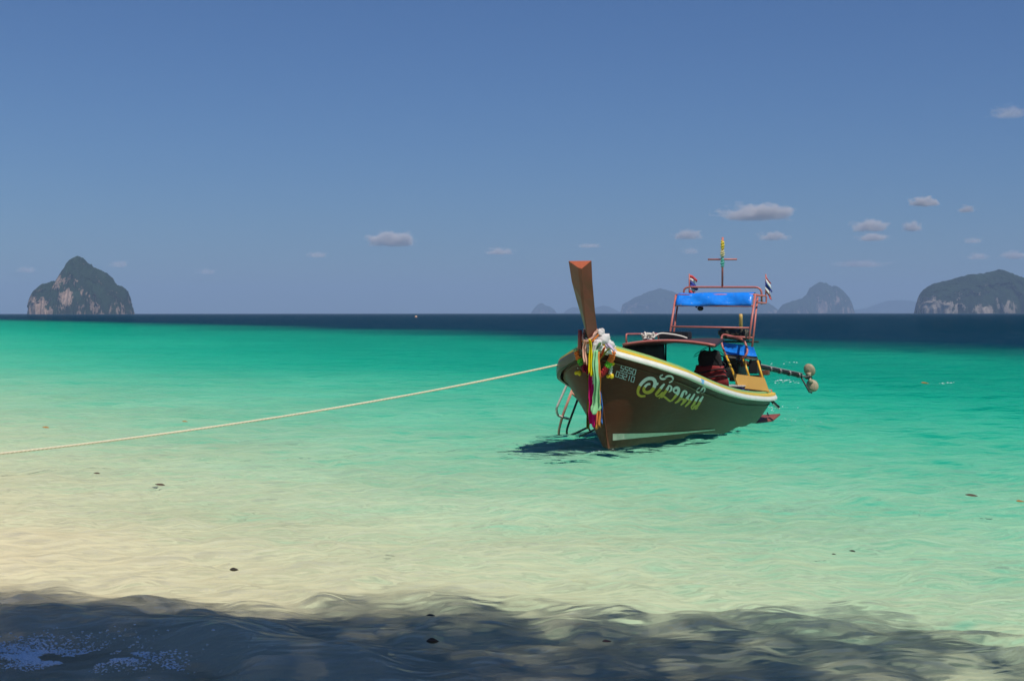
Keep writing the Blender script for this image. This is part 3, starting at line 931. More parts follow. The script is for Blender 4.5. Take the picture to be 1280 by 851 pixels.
# flags
def flag(label, top, h, drop, seed, flip=1, limp=0.0):
    o = empty("flag", to_world(top)); o.rotation_euler = (0, 0, BROT)
    MB().tube([Vector((0, 0, -h)), Vector((0, 0, .0))], .012, 6).build("pole", M_RED, o, True)
    cols = [(.62, .06, .06), (.72, .70, .68), (.03, .05, .30), (.03, .05, .30), (.72, .70, .68), (.62, .06, .06)]
    for k, c in enumerate(cols):
        v, f = [], []
        n = 7
        for j in range(2):
            z = -.02 - (k + j) / 6 * drop
            for i in range(n + 1):
                u = i / n
                rag = .75 + .25 * math.sin(k * 2.3 + j * 1.7 + seed)
                x = u * .19 * rag * flip
                v.append(Vector((.03 * math.sin(u * 5 + k * .5 + seed) + u * .06, -x * (.55 if limp else .8), z - u * (limp if limp else .10 * u) * rag)))
        for i in range(n): f.append((i, i + 1, n + 2 + i, n + 1 + i))
        c_ = MB().add(v, f).build("stripe", paint("flag_cloth", c, .8, .3, 40), o, True)
        md = c_.modifiers.new("thickness", 'SOLIDIFY'); md.thickness = .003
    tag(o, label, "flag", "small striped flags on the canopy")
flag("frayed red, white and blue flag folded on its pole above the tarpaulin", L(6.0, -.635, 2.73), .42, .34, 1)
flag("tattered red, white and blue flag on the bracket outside the canopy pipe", L(5.72, .89, 2.70), .40, .30, 3.0, 1, .20)
# bamboo post and bundle behind the roof
mb = MB(); z = 1.56
pz = [1.50, 1.60, 1.605, 1.75, 1.76, 1.765, 1.90, 1.905, 1.985]
bp = MB().tube([L(6.15, .31, q) for q in pz], [.034, .034, .039, .033, .033, .038, .033, .034, .034], 10).build("bamboo_post", paint("bamboo", (.58, .36, .11), .5, .5, 12, dark=(.35, .20, .06)), boat, True)
def bundle():
    v, f = [], []
    nu, nv_ = 40, 16
    for i in range(nu + 1):
        u = i / nu
        for j in range(nv_):
            a = 6.2832 * j / nv_
            p = Vector((math.cos(a), u * 6, math.sin(a)))
            r = .105 * (min(1, math.sin(math.pi * min(max(u, .02), .98)) * 3.2)) ** .5 * (1 + .28 * noise.fractal(p * 1.6, 1, 2, 4))
            v.append(L(5.72 + r * math.cos(a) * 1.3, .02 + .60 * u, 1.645 - .05 * u + r * math.sin(a)))
    for i in range(nu):
        for j in range(nv_): f.append((i * nv_ + j, i * nv_ + (j + 1) % nv_, (i + 1) * nv_ + (j + 1) % nv_, (i + 1) * nv_ + j))
    f += [tuple(range(nv_)), tuple(nu * nv_ + j for j in range(nv_))]
    m = Mat("camouflage_sheet"); c = m.coord("Object")
    n = m.noise(11, 4, .6, c)
    col = m.ramp(n, [(.38, (.010, .010, .010)), (.48, (.045, .045, .03)), (.56, (.015, .016, .012)), (.64, (.14, .12, .07)), (.75, (.02, .02, .018))])
    mat = m.principled(col, .7, Normal=m.bump(n, .6, .03))
    o = MB().add([to_world(p) for p in v], f).build("rolled_tarpaulin", mat, None, True)
    tag(o, "dark mottled tarpaulin rolled up under the canopy pipes", "tarpaulin")
bundle()
pipe("bundle_bar", [L(5.72, -.76, 1.48), L(5.72, .76, 1.48)], .018, M_DARK)

# ---- folding shade and seat at the stern
sf = empty("stern_seat", (0, 0, 0)); sf.parent = boat
def ts_(z): return 5.32 + (z - .66) * .45
def sp(px, py):
    n = Vector((1, 0, -.45)); return on(px, py, n, 5.32 - .66 * .45)
def slab(name, corners, th, mat, parent, sag=0.0, n=10, m_=5):
    """a board or cloth through four pixels TL TR BR BL on the leaning plane, given real thickness"""
    A, B, C, D = [sp(*c) for c in corners]
    nrm = (B - A).cross(D - A).normalized()
    v, f = [], []
    for off in (0, th):
        for j in range(m_ + 1):
            for i in range(n + 1):
                u, w = i / n, j / m_
                p = A.lerp(B, u).lerp(D.lerp(C, u), w)
                v.append(p + nrm * (off + sag * math.sin(u * 9) * .4 + sag * math.sin(math.pi * w)))
    N = (n + 1) * (m_ + 1)
    for j in range(m_):
        for i in range(n):
            a = j * (n + 1) + i
            f += [(a, a + 1, a + n + 2, a + n + 1), (N + a, N + a + n + 1, N + a + n + 2, N + a + 1)]
    rg = list(range(n + 1)) + [j * (n + 1) + n for j in range(1, m_ + 1)] + [m_ * (n + 1) + i for i in range(n - 1, -1, -1)] + [j * (n + 1) for j in range(m_ - 1, 0, -1)]
    for a, b in zip(rg, rg[1:] + rg[:1]): f.append((a, b, N + b, N + a))
    return MB().add(v, f).build(name, mat, parent)
M_MUSTARD = paint("mustard_vinyl", (.62, .36, .085), .5, .2, 6, dark=(.5, .28, .06))
M_ORANGE = paint("orange_yellow_pipe", (.78, .42, .03), .42, .25, 12)
slab("seat_board", [(918, 468.5), (956, 473.5), (962, 490.5), (924.5, 486)], -.05, M_MUSTARD, sf)
pipe("side_bar", [sp(917, 466), sp(924, 487)], .026, M_ORANGE, sf)
for a, b in (((906.5, 442), (917.8, 469)), ((928.5, 447), (936.5, 471)), ((947, 451), (953.5, 474))):
    pipe("leg", [sp(*a), sp(*b)], .020, M_ORANGE, sf)
slab("blue_shade", [(902, 428), (942, 433.5), (946.5, 446.5), (907, 443.5)], -.012, M_TARP, sf, .02)
slab("shade_fringe", [(906.5, 443), (946.5, 446.2), (947.6, 450), (908.5, 447.4)], -.02, paint("tattered_edge", (.05, .048, .045), .9, .7, 60, dark=(.2, .18, .15), bump=.8), sf, .02, 24)
def sp2(px, py): return on(px, py, Vector((1, 0, -.45)), 5.32 - .66 * .45 - .22)
pipe("shade_loop", [sp2(907, 444), sp2(901.2, 428), sp2(902.6, 417.5), sp2(930, 424.5), sp2(935, 439), sp2(931, 446.5), sp(926, 447.5)], .020, M_RED, sf, .09)

# ---- engine, shaft and propeller
en = empty("engine", (0, 0, 0)); en.parent = boat
MB().box(L(5.95, .22, .98), (.62, .36, .30)).build("block", M_DARK, en, bevel=.02)
MB().box(L(5.95, .22, 1.17), (.50, .24, .10)).build("cylinder_head", paint("grimy_engine_grey", (.10, .095, .09), .5, .6, 14, metallic=.3), en, bevel=.015)
for k in range(4):
    MB().tube([L(5.74 + k * .13, .34, 1.12), L(5.74 + k * .13, .44, 1.10), L(5.74 + k * .13, .46, 1.03)], .022, 8).build("exhaust_runner", paint("rusty_exhaust", (.12, .055, .03), .7, .6, 18), en, True)
MB().tube([L(5.60, .22, .95), L(5.65, .22, .95)], .13, 20).build("pulley", M_DARK, en, True)
MB().tube([L(6.08, .17, 1.20), L(6.08, .17, 1.30)], .11, 18).build("air_filter", M_BLACK, en, True)
MB().box(L(5.98, .62, 1.02), (.30, .16, .24)).build("battery_case", M_BLACK, en, bevel=.015)
for pts in ([(5.7, .3, 1.1), (5.6, .5, 1.2), (5.75, .62, 1.15)], [(6.1, .3, 1.15), (6.2, .55, 1.2), (6.15, .7, .95)], [(5.8, .1, 1.2), (5.5, .0, 1.25), (5.4, .1, 1.0)]):
    MB().tube(smooth_path([L(*p) for p in pts], 6), .012, 6).build("hose", M_BLACK, en, True)
MB().box(L(6.15, .42, .80), (.14, .62, .12)).build("mount_beam", paint("brown_beam", (.17, .065, .035), .6, .5, 8), en, bevel=.01)
MB().tube([L(6.15, .25, .5), L(6.15, .25, .95)], .04, 10).build("pivot_post", M_DARK, en)
blk = on_t(955.5, 466, 6.30)
MB().box(blk, (.16, .17, .085)).build("brown_block", paint("brown_block_wood", (.20, .075, .04), .6, .5, 10), en, bevel=.01)
SH0, SH1 = L(5.95, .13, 1.14), L(8.0, 1.14, .755)
sh = SH1 - SH0
lt = empty("propeller_shaft", (0, 0, 0)); lt.parent = boat
MB().tube([SH0, SH0 + sh * .9], .042, 12).build("outer_tube", M_DARK, lt, True)
MB().tube([SH0 + sh * .88, SH1 + sh * .03], .024, 10).build("inner_shaft", paint("worn_steel", (.22, .21, .20), .4, .6, 16, metallic=.6), lt, True)
for s in (.50, .62, .74, .86):
    MB().tube([SH0 + sh * s, SH0 + sh * (s + .018)], .052, 12).build("clamp_ring", paint("ring_steel", (.20, .19, .18), .5, .5, 20, metallic=.5), lt, True)
MB().tube([SH0 + Vector((0, 0, .045)) + sh * .3, SH0 + Vector((0, 0, .05)) + sh * .92], .012, 6).build("stay_rod", paint("chipped_rod", (.30, .29, .27), .5, .6, 30), lt, True)
fin = [on(1000.5, 470, (1, 0, 0), 7.82), on(1004, 470, (1, 0, 0), 7.82), on(1015.5, 491.5, (1, 0, 0), 7.9), on(1011.5, 490, (1, 0, 0), 7.9)]
MB().tube([fin[0], fin[3], on(1015, 491, (1, 0, 0), 7.9)], .016, 6).build("skeg", M_DARK, lt, True)
def blade(cpx, cpy, twist, name="blade"):
    c = on(cpx, cpy, (1, 0, 0), 8.0)
    hub = SH1 + sh.normalized() * .02
    d = (c - hub); ln = d.length; d.normalize()
    ax = sh.normalized()
    side = d.cross(ax).normalized()
    v, f = [], []
    n, m_ = 18, 3
    for off in (-.008, .008):
        for ring in (0, .5, 1):
            for k in range(n):
                a = 6.2832 * k / n
                lx, ly = math.cos(a) * .125 * ring, math.sin(a) * .10 * ring
                v.append(c + d * lx + side * ly + ax * (off * (1.2 - ring) + twist * ly + .02 * ring))
    N = n * 3
    for r in range(2):
        for k in range(n):
            a, b = r * n + k, r * n + (k + 1) % n
            f += [(a, b, b + n, a + n), (N + a, N + a + n, N + b + n, N + b)]
    for k in range(n): f.append((2 * n + k, 2 * n + (k + 1) % n, N + 2 * n + (k + 1) % n, N + 2 * n + k))
    mb = MB().add(v, f)
    mb.tube([hub, hub + d * (ln - .05)], [.03, .045], 8)
    return mb.build(name, paint("barnacled_bronze", (.40, .31, .20), .6, .5, 22, dark=(.22, .17, .11)), lt, True)
blade(1011.0, 462.5, -.55); blade(1014.6, 482.0, .55)
MB().tube([SH1 - sh.normalized() * .06, SH1 + sh.normalized() * .08], [.045, .03], 10).build("hub", M_DARK, lt, True)

# stern step, fender and bench
step = [on_z(941, 529, .02), on_z(950, 518.5, .10), on_z(975.5, 517.0, .12), on_z(966, 525, .03)]
MB().add([Vector(p) for p in step] + [Vector(p) - Vector((0, 0, .03)) for p in step], [(0, 1, 2, 3), (7, 6, 5, 4), (0, 4, 5, 1), (1, 5, 6, 2), (2, 6, 7, 3), (3, 7, 4, 0)]).build("stern_step", paint("red_brown_step", (.24, .06, .045), .6, .5, 8), boat, bevel=.006)
pipe("step_bracket", [on_z(959, 516, .14), on_z(963, 524, .04)], .012, M_DARK)
fd = smooth_path([on_t(963, 499, 6.10), on_t(966, 502.5, 6.18), on_t(970.5, 507, 6.26), on_t(974, 509.5, 6.30)], 5)
MB().tube(fd, [.03] * (len(fd) - 1) + [.02], 8).build("fender", M_DARK, boat, True)
MB().tube([q - Vector((0, 0, .022)) for q in fd[5:]], .022, 8).build("fender_band", M_WHITE, boat, True)
MB().box(L(5.35, .25, .56), (.5, .75, .26)).build("stern_bench", paint("blue_bench_paint", (.03, .05, .34), .5, .3, 8), boat, bevel=.02)
MB().box(L(5.35, .25, .70), (.54, .79, .025)).build("bench_top", paint("bench_top_white", (.55, .55, .55), .5, .3, 8), boat, bevel=.008)
MB().box(L(6.02, .86, .585), (.14, .12, .05)).build("deck_pad", paint("salmon_pad", (.62, .22, .17), .6), boat, bevel=.01)
MB().tube([L(-.80, -.13, 1.48), L(-.80, -.13, 1.76)], [.035, .028], 10).build("mooring_bitt", paint("bitt_red", (.30, .06, .05), .5, .4, 12), boat, True)

# ---- boarding ladder over the far side of the bow
la = empty("boarding_ladder", (0, 0, 0)); la.parent = boat
M_SALMON = paint("salmon_pipe", (.80, .33, .23), .45, .35, 14, dark=(.85, .70, .60))
nl, dl = Vector((0, .95, .45)).normalized(), 0
dl = nl.dot(L(1.5, -1.20, .95))
def lp(px, py): return on(px, py, nl, dl)
pipe("hand_loop", [lp(713, 470), lp(709, 479.6), lp(695, 511), lp(697, 519), lp(703, 521.5), lp(713, 524)], .020, paint("white_pipe", (.82, .72, .66), .45, .3, 14, dark=(.7, .35, .27)), la, .07)
pipe("stile", [lp(719.5, 476), lp(703.2, 519), lp(698.4, 537.5), lp(698.2, 552)], .022, M_SALMON, la, .08)
pipe("stile", [lp(724, 494), lp(712.5, 524.7), lp(708.2, 537), lp(709, 552)], .019, M_DARK, la, .08)  # dark colour stands in for the hull's shadow on this pipe
pipe("rung", [lp(715, 491.5), lp(722.5, 498.6)], .017, M_SALMON, la)
pipe("hull_brace", [lp(722, 497), on_t(735, 516.5, 1.25)], .015, M_DARK, la)  # this brace and the bars below are coloured dark as hull shadow
pipe("rung", [on_t(711.5, 545, 1.7), on_t(735, 534, 1.5)], .017, M_DARK, la)
pipe("rung", [on_t(724, 545.5, 1.6), on_t(738.5, 539, 1.4), on_t(750, 533.5, 1.2)], .017, M_DARK, la)
pipe("link", [on_t(735, 534, 1.5), on_t(738.5, 540, 1.4)], .015, M_DARK, la)

# ------------------------------------------------------------------ cloth, flowers and jacket carried by the boat
def cloth_mat(name, col):
    m = Mat(name); v = m.coord("Object")
    n = m.noise(14, 4, .6, v)
    c = m.mix(m.ramp(n, [(.35, 0.0), (.7, 1.0)]), col, tuple(x * .82 for x in col))
    d = m.node("ShaderNodeBsdfDiffuse", {"Color": c}).outputs[0]
    t = m.node("ShaderNodeBsdfTranslucent", {"Color": c}).outputs[0]
    return m.surf(m.node("ShaderNodeMixShader", {0: .25, 1: d, 2: t}).outputs[0])
def ribbon(label, pts, t, col, seed, cat="ribbon"):
    """pts: centre px, py, width px, going down; hangs in folds ahead of the stem"""
    P = [Vector(p) for p in pts]
    rows, n = 4 * (len(P) - 1) * 2, 16
    v, f = [], []
    fine = smooth_path(P, 8)
    for j, q in enumerate(fine):
        for i in range(n + 1):
            u = i / n - .5
            w = q.z * (1 + .10 * math.sin(j * .7 + seed))
            p = on_t(q.x + u * w + .5 * math.sin(j * .35 + seed), q.y + (.6 + 2.2 * (j / len(fine)) ** 6) * math.sin(u * 7 + seed), t)
            p.x += .024 * math.sin(u * 11 + seed + j * .12) + .005 * math.sin(u * 25 + seed * 2 - j * .2) + .02 * math.sin(j * .22 + seed)
            v.append(to_world(p))
    for j in range(len(fine) - 1):
        for i in range(n): f.append((j * (n + 1) + i, j * (n + 1) + i + 1, (j + 1) * (n + 1) + i + 1, (j + 1) * (n + 1) + i))
    o = MB().add(v, f).build("ribbon", cloth_mat("ribbon_cloth", col), None, True)
    md = o.modifiers.new("thickness", 'SOLIDIFY'); md.thickness = .004
    tag(o, label, cat, "coloured ribbons tied to the prow")
ribbon("bright yellow ribbon hanging from the prow knot", [(737, 424, 3.2), (737.6, 440, 4.2), (738.6, 455, 4.6), (738.5, 468, 4.4)], -1.09, (.92, .70, .01), 0)
ribbon("long magenta ribbon hanging down the stem below the yellow one", [(737.5, 458, 4), (739, 470, 6), (740, 490, 7), (740.5, 508, 8), (741, 532, 9.5)], -1.02, (.85, .02, .22), 1)
ribbon("wide mint green ribbon flaring out beside the magenta one", [(743.5, 438, 4.5), (745, 455, 5.5), (746, 475, 6), (746, 492, 8), (745, 506, 12), (744.5, 515.5, 14)], -1.08, (.42, .80, .42), 2)
ribbon("orange ribbon showing beneath the mint one", [(747.5, 440, 3.6), (748.6, 460, 4.8), (749, 474, 3.4), (748.5, 495, 4.5), (747.8, 515, 6), (748, 534, 6.5)], -.95, (.92, .33, .08), 3)
ribbon("narrow blue ribbon at the stem's edge", [(748.5, 478, 2.6), (750.5, 498, 4), (751, 515, 4.5), (751, 528, 4)], -.90, (.09, .24, .70), 4)
ribbon("thin olive ribbon hanging lowest by the ladder", [(735.5, 470, 1.6), (735.2, 490, 2.0), (735, 512, 2.4), (735, 534, 2.6)], -.90, (.20, .17, .03), 5)
ribbon("peach ribbon folded over the front of the prow knot", [(731, 425, 5), (729.6, 433, 5), (731, 443, 5), (733, 454, 4.5)], -1.05, (.90, .52, .38), 6)
ribbon("dark crimson ribbon end below the peach fold", [(731, 452, 7), (732, 458, 8), (733.5, 466, 7)], -1.0, (.36, .02, .05), 7)
ribbon("white ribbon hanging between the yellow and mint ones", [(742.5, 430, 3), (742, 445, 3.2), (742.5, 462, 2.8), (741.5, 478, 1.6)], -1.03, (.85, .80, .72), 8)

def band(label, za, zb, grow, col, width, seed, name="sash"):
    """a sash wound round the post: za at the front, zb at the back"""
    fz = curve([(r[0], r[1]) for r in PROW]); fb = curve([(r[0], r[2]) for r in PROW]); bz = curve([(r[0], r[3]) for r in PROW]); bb = curve([(r[0], r[4]) for r in PROW])
    ctl = [(0, 0.0), (0, 1.0), (1, 1.0), (1.0, 0.0), (1, -1.0), (0, -1.0)]
    v, f = [], []
    n = 48; k = 7
    for i in range(n):
        a = 6.2832 * i / n
        # rounded trapezoid round the post
        ca, sa = math.cos(a), math.sin(a)
        s = .5 - .5 * ca
        zc = za + (zb - za) * s
        t = fz(zc) + (bz(zc) - fz(zc)) * s
        hw = fb(zc) + (bb(zc) - fb(zc)) * s
        sq = max(abs(ca), abs(sa))
        x = t - ca * .0 + (-grow * ca / sq)
        y = (hw + grow) * max(-1, min(1, sa / sq))
        for j in range(k):
            w = (j / (k - 1) - .5)
            puff = .014 * math.cos(w * 3.1) + .010 * math.sin(i * .9 + j * 2.1 + seed)
            v.append(to_world(L(x - ca * puff, y + sa * puff, zc + w * width * (1 + .2 * math.sin(i * .5 + seed)))))
    for i in range(n):
        for j in range(k - 1):
            a, b = i * k + j, ((i + 1) % n) * k + j
            f.append((a, b, b + 1, a + 1))
    o = MB().add(v, f).build(name, cloth_mat("sash_cloth", col), None, True)
    md = o.modifiers.new("thickness", 'SOLIDIFY'); md.thickness = .008
    tag(o, label, "sash", "cloth wound round the prow")
band("pale peach sash wound slantwise round the prow", 1.60, 1.775, .022, (.86, .52, .40), .055, 1)
band("white sash wound round the prow below the peach one", 1.545, 1.70, .026, (.86, .82, .78), .085, 2)
band("orange sash wrapped tight between the white ones", 1.575, 1.725, .034, (.90, .30, .07), .030, 3)
band("pale pink and white sash round the prow at the rail", 1.50, 1.60, .040, (.88, .74, .74), .10, 4)
band("pale green sash lowest round the prow", 1.46, 1.53, .034, (.55, .72, .45), .06, 5)
def knot():
    v, f = [], []
    mb = MB()
    for (px, py, t, r, s) in ((753, 424, -.60, .105, 1), (757, 432, -.55, .11, 2), (747, 431, -.80, .075, 3), (763, 436, -.50, .075, 4), (751, 416, -.64, .06, 5)):
        c = on_t(px, py, t)
        b = MB().ball((0, 0, 0), 1.0, 22, 14)
        mb.add([to_world(c + Vector(p) * r * (1 + .42 * noise.fractal(Vector(p) * 1.7 + Vector((s * 4.1, 0, 0)), 1, 2, 4))) for p in b.v], b.f)
    o = mb.build("cloth_knot", cloth_mat("knot_cloth", (.88, .82, .80)), None, True)
    tag(o, "crumpled white cloth knotted behind the prow at the rail", "cloth", "cloth wound round the prow")
knot()
ribbon("pale lilac ribbon end lying along the rail start", [(757, 428, 5), (763, 433, 6), (768, 439, 5)], -.62, (.78, .64, .80), 9)
ribbon("olive yellow ribbon slanting down from the knot", [(762, 436, 2), (755, 443, 2.2), (749, 449, 2)], -.86, (.45, .38, .05), 10)
ribbon("vermilion ribbon slanting down from the knot", [(757, 434, 3), (752, 442, 4), (747, 449, 3.4)], -.90, (.85, .20, .07), 11)
ribbon("pale green ribbon pulled slantwise across the knot", [(751, 428, 4), (746, 434, 4.5), (741.5, 441, 3)], -.98, (.48, .66, .40), 12)

def garland(label, segs, t):
    """segs: list of (px, py, radius m, colour) flower rings threaded one after another"""
    root = None
    pts = [on_t(s[0], s[1], t) for s in segs]
    root = empty("flower_garland", to_world(pts[0])); root.rotation_euler = (0, 0, BROT)
    mats = {}
    for i, ((px, py, r, col), p) in enumerate(zip(segs, pts)):
        nx = pts[min(i + 1, len(pts) - 1)] - pts[max(i - 1, 0)]
        q = nx.to_track_quat('Z', 'Y').to_matrix()
        v, f = [], []
        n, m_ = 14, 7
        for j in range(m_):
            th = math.pi * (j + .5) / m_
            for k in range(n):
                a = 6.2832 * k / n
                rr = r * (1 + .22 * math.cos(k * math.pi + j * 2.0)) * math.sin(th) ** .6
                v.append(p - pts[0] + q @ Vector((rr * math.cos(a), rr * math.sin(a), -r * .75 * math.cos(th))))
        for j in range(m_ - 1):
            for k in range(n): f.append((j * n + k, j * n + (k + 1) % n, (j + 1) * n + (k + 1) % n, (j + 1) * n + k))
        f += [tuple(range(n)), tuple((m_ - 1) * n + k for k in range(n))]
        if col not in mats: mats[col] = paint("flower", col, .8, .35, 40)
        MB().add(v, f).build("flower", mats[col], root)
    tag(root, label, "garland", "flower garlands on the bow")
OR, GR, RD, YE, WH = (.85, .20, .03), (.14, .50, .03), (.45, .015, .02), (.85, .58, .02), (.78, .75, .68)
garland("garland of orange, green and red flowers hanging on the lettered side of the bow",
        [(766.5, 441, .040, OR), (765.5, 444.5, .044, OR), (764.5, 448, .044, OR), (763, 451, .044, OR), (761.6, 454, .044, GR), (759.8, 457, .046, GR), (757.8, 460, .042, RD), (756, 463, .042, RD), (754, 466, .042, RD), (752, 468.6, .036, RD)], -.55)
garland("small garland of white flowers with yellow blooms at both ends", [(764.5, 454.5, .042, YE), (764, 458, .022, WH), (763.7, 461, .024, WH), (763.4, 464, .024, WH), (763, 467, .026, WH), (761, 470, .036, YE), (764.6, 470, .036, YE)], -.45)
garland("garland of orange and green flowers on the bow's ladder side",
        [(720.5, 437.5, .045, (.45, .50, .22)), (722, 441, .050, OR), (723, 445, .046, OR), (722.6, 448, .036, OR), (725, 451, .044, GR), (727, 454.5, .044, (.07, .30, .04)), (729, 458, .040, (.16, .02, .03)), (731.5, 462, .042, RD)], -.62)
garland("single yellow bloom with its thread on the bow's ladder side", [(722.5, 456, .012, WH), (722.6, 460, .012, WH), (721, 466, .036, YE), (724.4, 466.4, .036, YE)], -.3)

def jacket():
    root = empty("life_jacket", to_world(on_t(888, 480, 4.2))); root.rotation_euler = (0, 0, BROT)
    o0 = on_t(888, 480, 4.2)
    def shell(rows, name, mat, dep, seed):
        v, f = [], []
        n = 22
        for (py, xl, xr) in rows:
            for i in range(n):
                a = 6.2832 * i / n
                u = .5 + .5 * math.cos(a)
                p = on_t(xl + (xr - xl) * u, py, 4.2)
                p.x += dep * math.copysign(abs(math.sin(a)) ** .55, math.sin(a)) * (1 + .5 * noise.noise(Vector((i * .8, py * .25, seed))))
                p.z += .03 * noise.noise(Vector((u * 5, py * .2, seed + 3)))
                p.y += .02 * noise.noise(Vector((i * .7, py * .3, seed + 7)))
                v.append(p - o0)
        for j in range(len(rows) - 1):
            for i in range(n): f.append((j * n + i, j * n + (i + 1) % n, (j + 1) * n + (i + 1) % n, (j + 1) * n + i))
        f += [tuple(range(n)), tuple((len(rows) - 1) * n + i for i in range(n))]
        return MB().add(v, f).build(name, mat, root, True)
    shell([(438.5, 880, 893), (439.5, 876, 898), (441.5, 873.5, 901), (449, 873, 902), (455, 872.5, 902.5), (459, 871.5, 903)], "upper_vest", M_BLACK, .055, 1)
    shell([(457.5, 870.5, 904.5), (461, 869, 906), (466, 868.5, 908), (471, 869, 909), (476, 872, 910.5), (484, 876, 911)], "lower_vest", paint("red_nylon", (.26, .018, .018), .7, .4, 10, dark=(.10, .01, .012)), .065, 2)
    for y in (463.5, 472):
        P = []
        for i in range(24):
            a = math.pi + math.pi * i / 23
            p = on_t(889 + 20.5 * math.cos(a), y + 2.5 * math.sin(a * 2), 4.2); p.x -= .085 * abs(math.sin(a)) ** .6 + .004
            P.append(p - o0)
        MB().tube(P, .013, 6).build("strap", M_BLACK, root, True)
    MB().tube([on_t(886.5, 438, 4.2) - o0, on_t(886.5, 428.5, 4.2) - o0], .008, 6).build("hanger", M_BLACK, root)
    tag(root, "black and red life jacket hanging under the boat's roof edge", "life jacket")
jacket()
# loose cords round the jacket
for k, pts in enumerate(([(868, 444), (872, 441), (880, 436), (887, 433)], [(867, 446), (874, 443.5), (881, 440)], [(887, 432), (893, 437), (902, 441), (906, 446)], [(903, 452), (907, 456), (904, 462), (909, 470)])):
    MB().tube(smooth_path([on_t(a, b, 4.3 - .1 * k) for a, b in pts], 6), .006, 5).build("cord", M_BLACK, boat, True)

# ------------------------------------------------------------------ mooring rope to the beach
def mooring():
    p0 = to_world(on_t(705, 454.5, .15)); A = Vector((-12.0, 16.0, 0.0))
    P = []
    for i in range(161):
        s = i / 160
        z = p0.z - 2.506 * s + 1.386 * s * s - .035 * s
        P.append(Vector((p0.x + (A.x - p0.x) * s, p0.y + (A.y - p0.y) * s, z)))
    P[0].x += .12
    tw = MB()
    for st in range(3):                                      # three strands laid together
        Q = []
        for i in range(len(P) * 4 - 3):
            a, b = P[i // 4], P[min(i // 4 + 1, len(P) - 1)]
            p = a.lerp(b, (i % 4) / 4)
            ang = i * .9 + st * 2.0944
            Q.append(p + Vector((.004 * math.cos(ang), .006 * math.cos(ang), .0075 * math.sin(ang))))
        tw.tube(Q, .0095, 5)
    o = tw.build("mooring_rope", paint("mooring_rope_fibre", (.72, .64, .46), .85, .3, 40, bump=.3), None, True)
    tag(o, "long pale mooring rope sagging from the bow toward the beach", "rope")
mooring()
# ------------------------------------------------------------------ beach trees behind the camera, whose shade falls on the shallows
def shade_tree(label, base, clusters, seed):
    root = empty("beach_tree", base)
    tag(root, label, "tree", "beach trees overhanging the shore")
    rr = random.Random(seed)
    bark = paint("grey_bark", (.16, .12, .09), .9, .5, 5, bump=.8)
    mid = Vector(base) + Vector((-.6, 3.8, 11.5))
    b = Vector(base)
    MB().tube([Vector((0, 0, -.35)), Vector((.05, .02, .6)), Vector((-.1, 1.2, 5.4)), mid - b], [.34, .26, .22, .18], 12).build("trunk", bark, root, True)
    lm = Mat("beach_tree_leaf")
    v_ = lm.coord("Object")
    n_ = lm.noise(1.2, 3, .6, v_)
    c_ = lm.mix(n_, (.045, .085, .022), (.085, .13, .03))
    d_ = lm.node("ShaderNodeBsdfDiffuse", {"Color": c_}).outputs[0]
    t_ = lm.node("ShaderNodeBsdfTranslucent", {"Color": c_}).outputs[0]
    leaf = lm.surf(lm.node("ShaderNodeMixShader", {0: .3, 1: d_, 2: t_}).outputs[0])
    V, Fc = [], []
    for (c, r, n) in clusters:
        c = Vector(c)
        k = c - mid
        p1 = mid + k * .45 + Vector((0, 0, .5))
        MB().tube([q - b for q in smooth_path([mid - Vector((0, 0, .2)), p1, c], 6)], [.15 - .11 * i / 12 for i in range(13)], 8).build("limb", bark, root, True)
        for i in range(n):
            d = Vector((rr.gauss(0, 1), rr.gauss(0, 1), rr.gauss(0, .6)))
            if d.length < 1e-3: continue
            p = c + d.normalized() * r * rr.random() ** .45 * (1 + .35 * noise.noise(d.normalized() * 2.3 + c)) - b
            p.z = p.z if abs(p.z) > 0 else 0
            a, e, s = rr.uniform(0, 6.28), rr.uniform(-.6, .5), rr.uniform(.05, .09)
            u = Vector((math.cos(a) * math.cos(e), math.sin(a) * math.cos(e), math.sin(e)))
            w = u.cross(Vector((rr.uniform(-.4, .4), rr.uniform(-.4, .4), 1))).normalized()
            nv = len(V)
            V += [p - u * s, p + w * s * .45, p + u * s, p - w * s * .45]
            Fc.append((nv, nv + 1, nv + 2, nv + 3))
    link("crown", pymesh("crown", V, Fc), leaf, root)["kind"] = "stuff"
    return root
def over(x, y, h=8.0):
    """the spot at height h whose shadow falls on the water at x, y"""
    return Vector((x, y, 0)) + TO_SUN * (h / TO_SUN.z)
shade_tree("broad leaning beach tree whose shade darkens the breaking wavelet", (4.5, -10.5, .25),
           [(over(-3.1, 8.9, 19.8), 1.37, 2444), (over(-1.9, 8.5, 21.0), 1.58, 3095), (over(-3.8, 7.8, 18.6), 1.58, 2932), (over(-.9, 9.1, 19.5), 1.16, 1630), (over(-1.6, 7.2, 18.3), 1.78, 3585),
            (over(-4.8, 9.6, 20.4), 1.05, 1302), (over(-4.9, 11.6, 21.0), 0.73, 486), (over(-1.75, 9.5, 20.5), .55, 500), (over(-1.72, 9.1, 20.5), .5, 900), (over(-2.4, 9.9, 20.1), 0.84, 681), (over(-.6, 10.1, 21.3), 0.95, 586), (over(-3.6, 10.4, 21.3), 0.84, 420)], 1)
shade_tree("second leaning beach tree whose shade reaches past the boat's reflection", (7.6, -12.5, .2),
           [(over(.4, 8.5, 20.1), 1.37, 1667), (over(1.5, 9.0, 19.8), 1.26, 1110), (over(.5, 7.0, 18.9), 1.78, 2444), (over(2.3, 9.6, 20.4), 0.95, 466), (over(.3, 9.8, 20.7), 0.84, 420),
            (over(2.0, 7.9, 19.5), 0.84, 466), (over(3.4, 7.8, 19.2), 0.63, 241), (over(3.0, 9.0, 20.4), 0.53, 130)], 2)

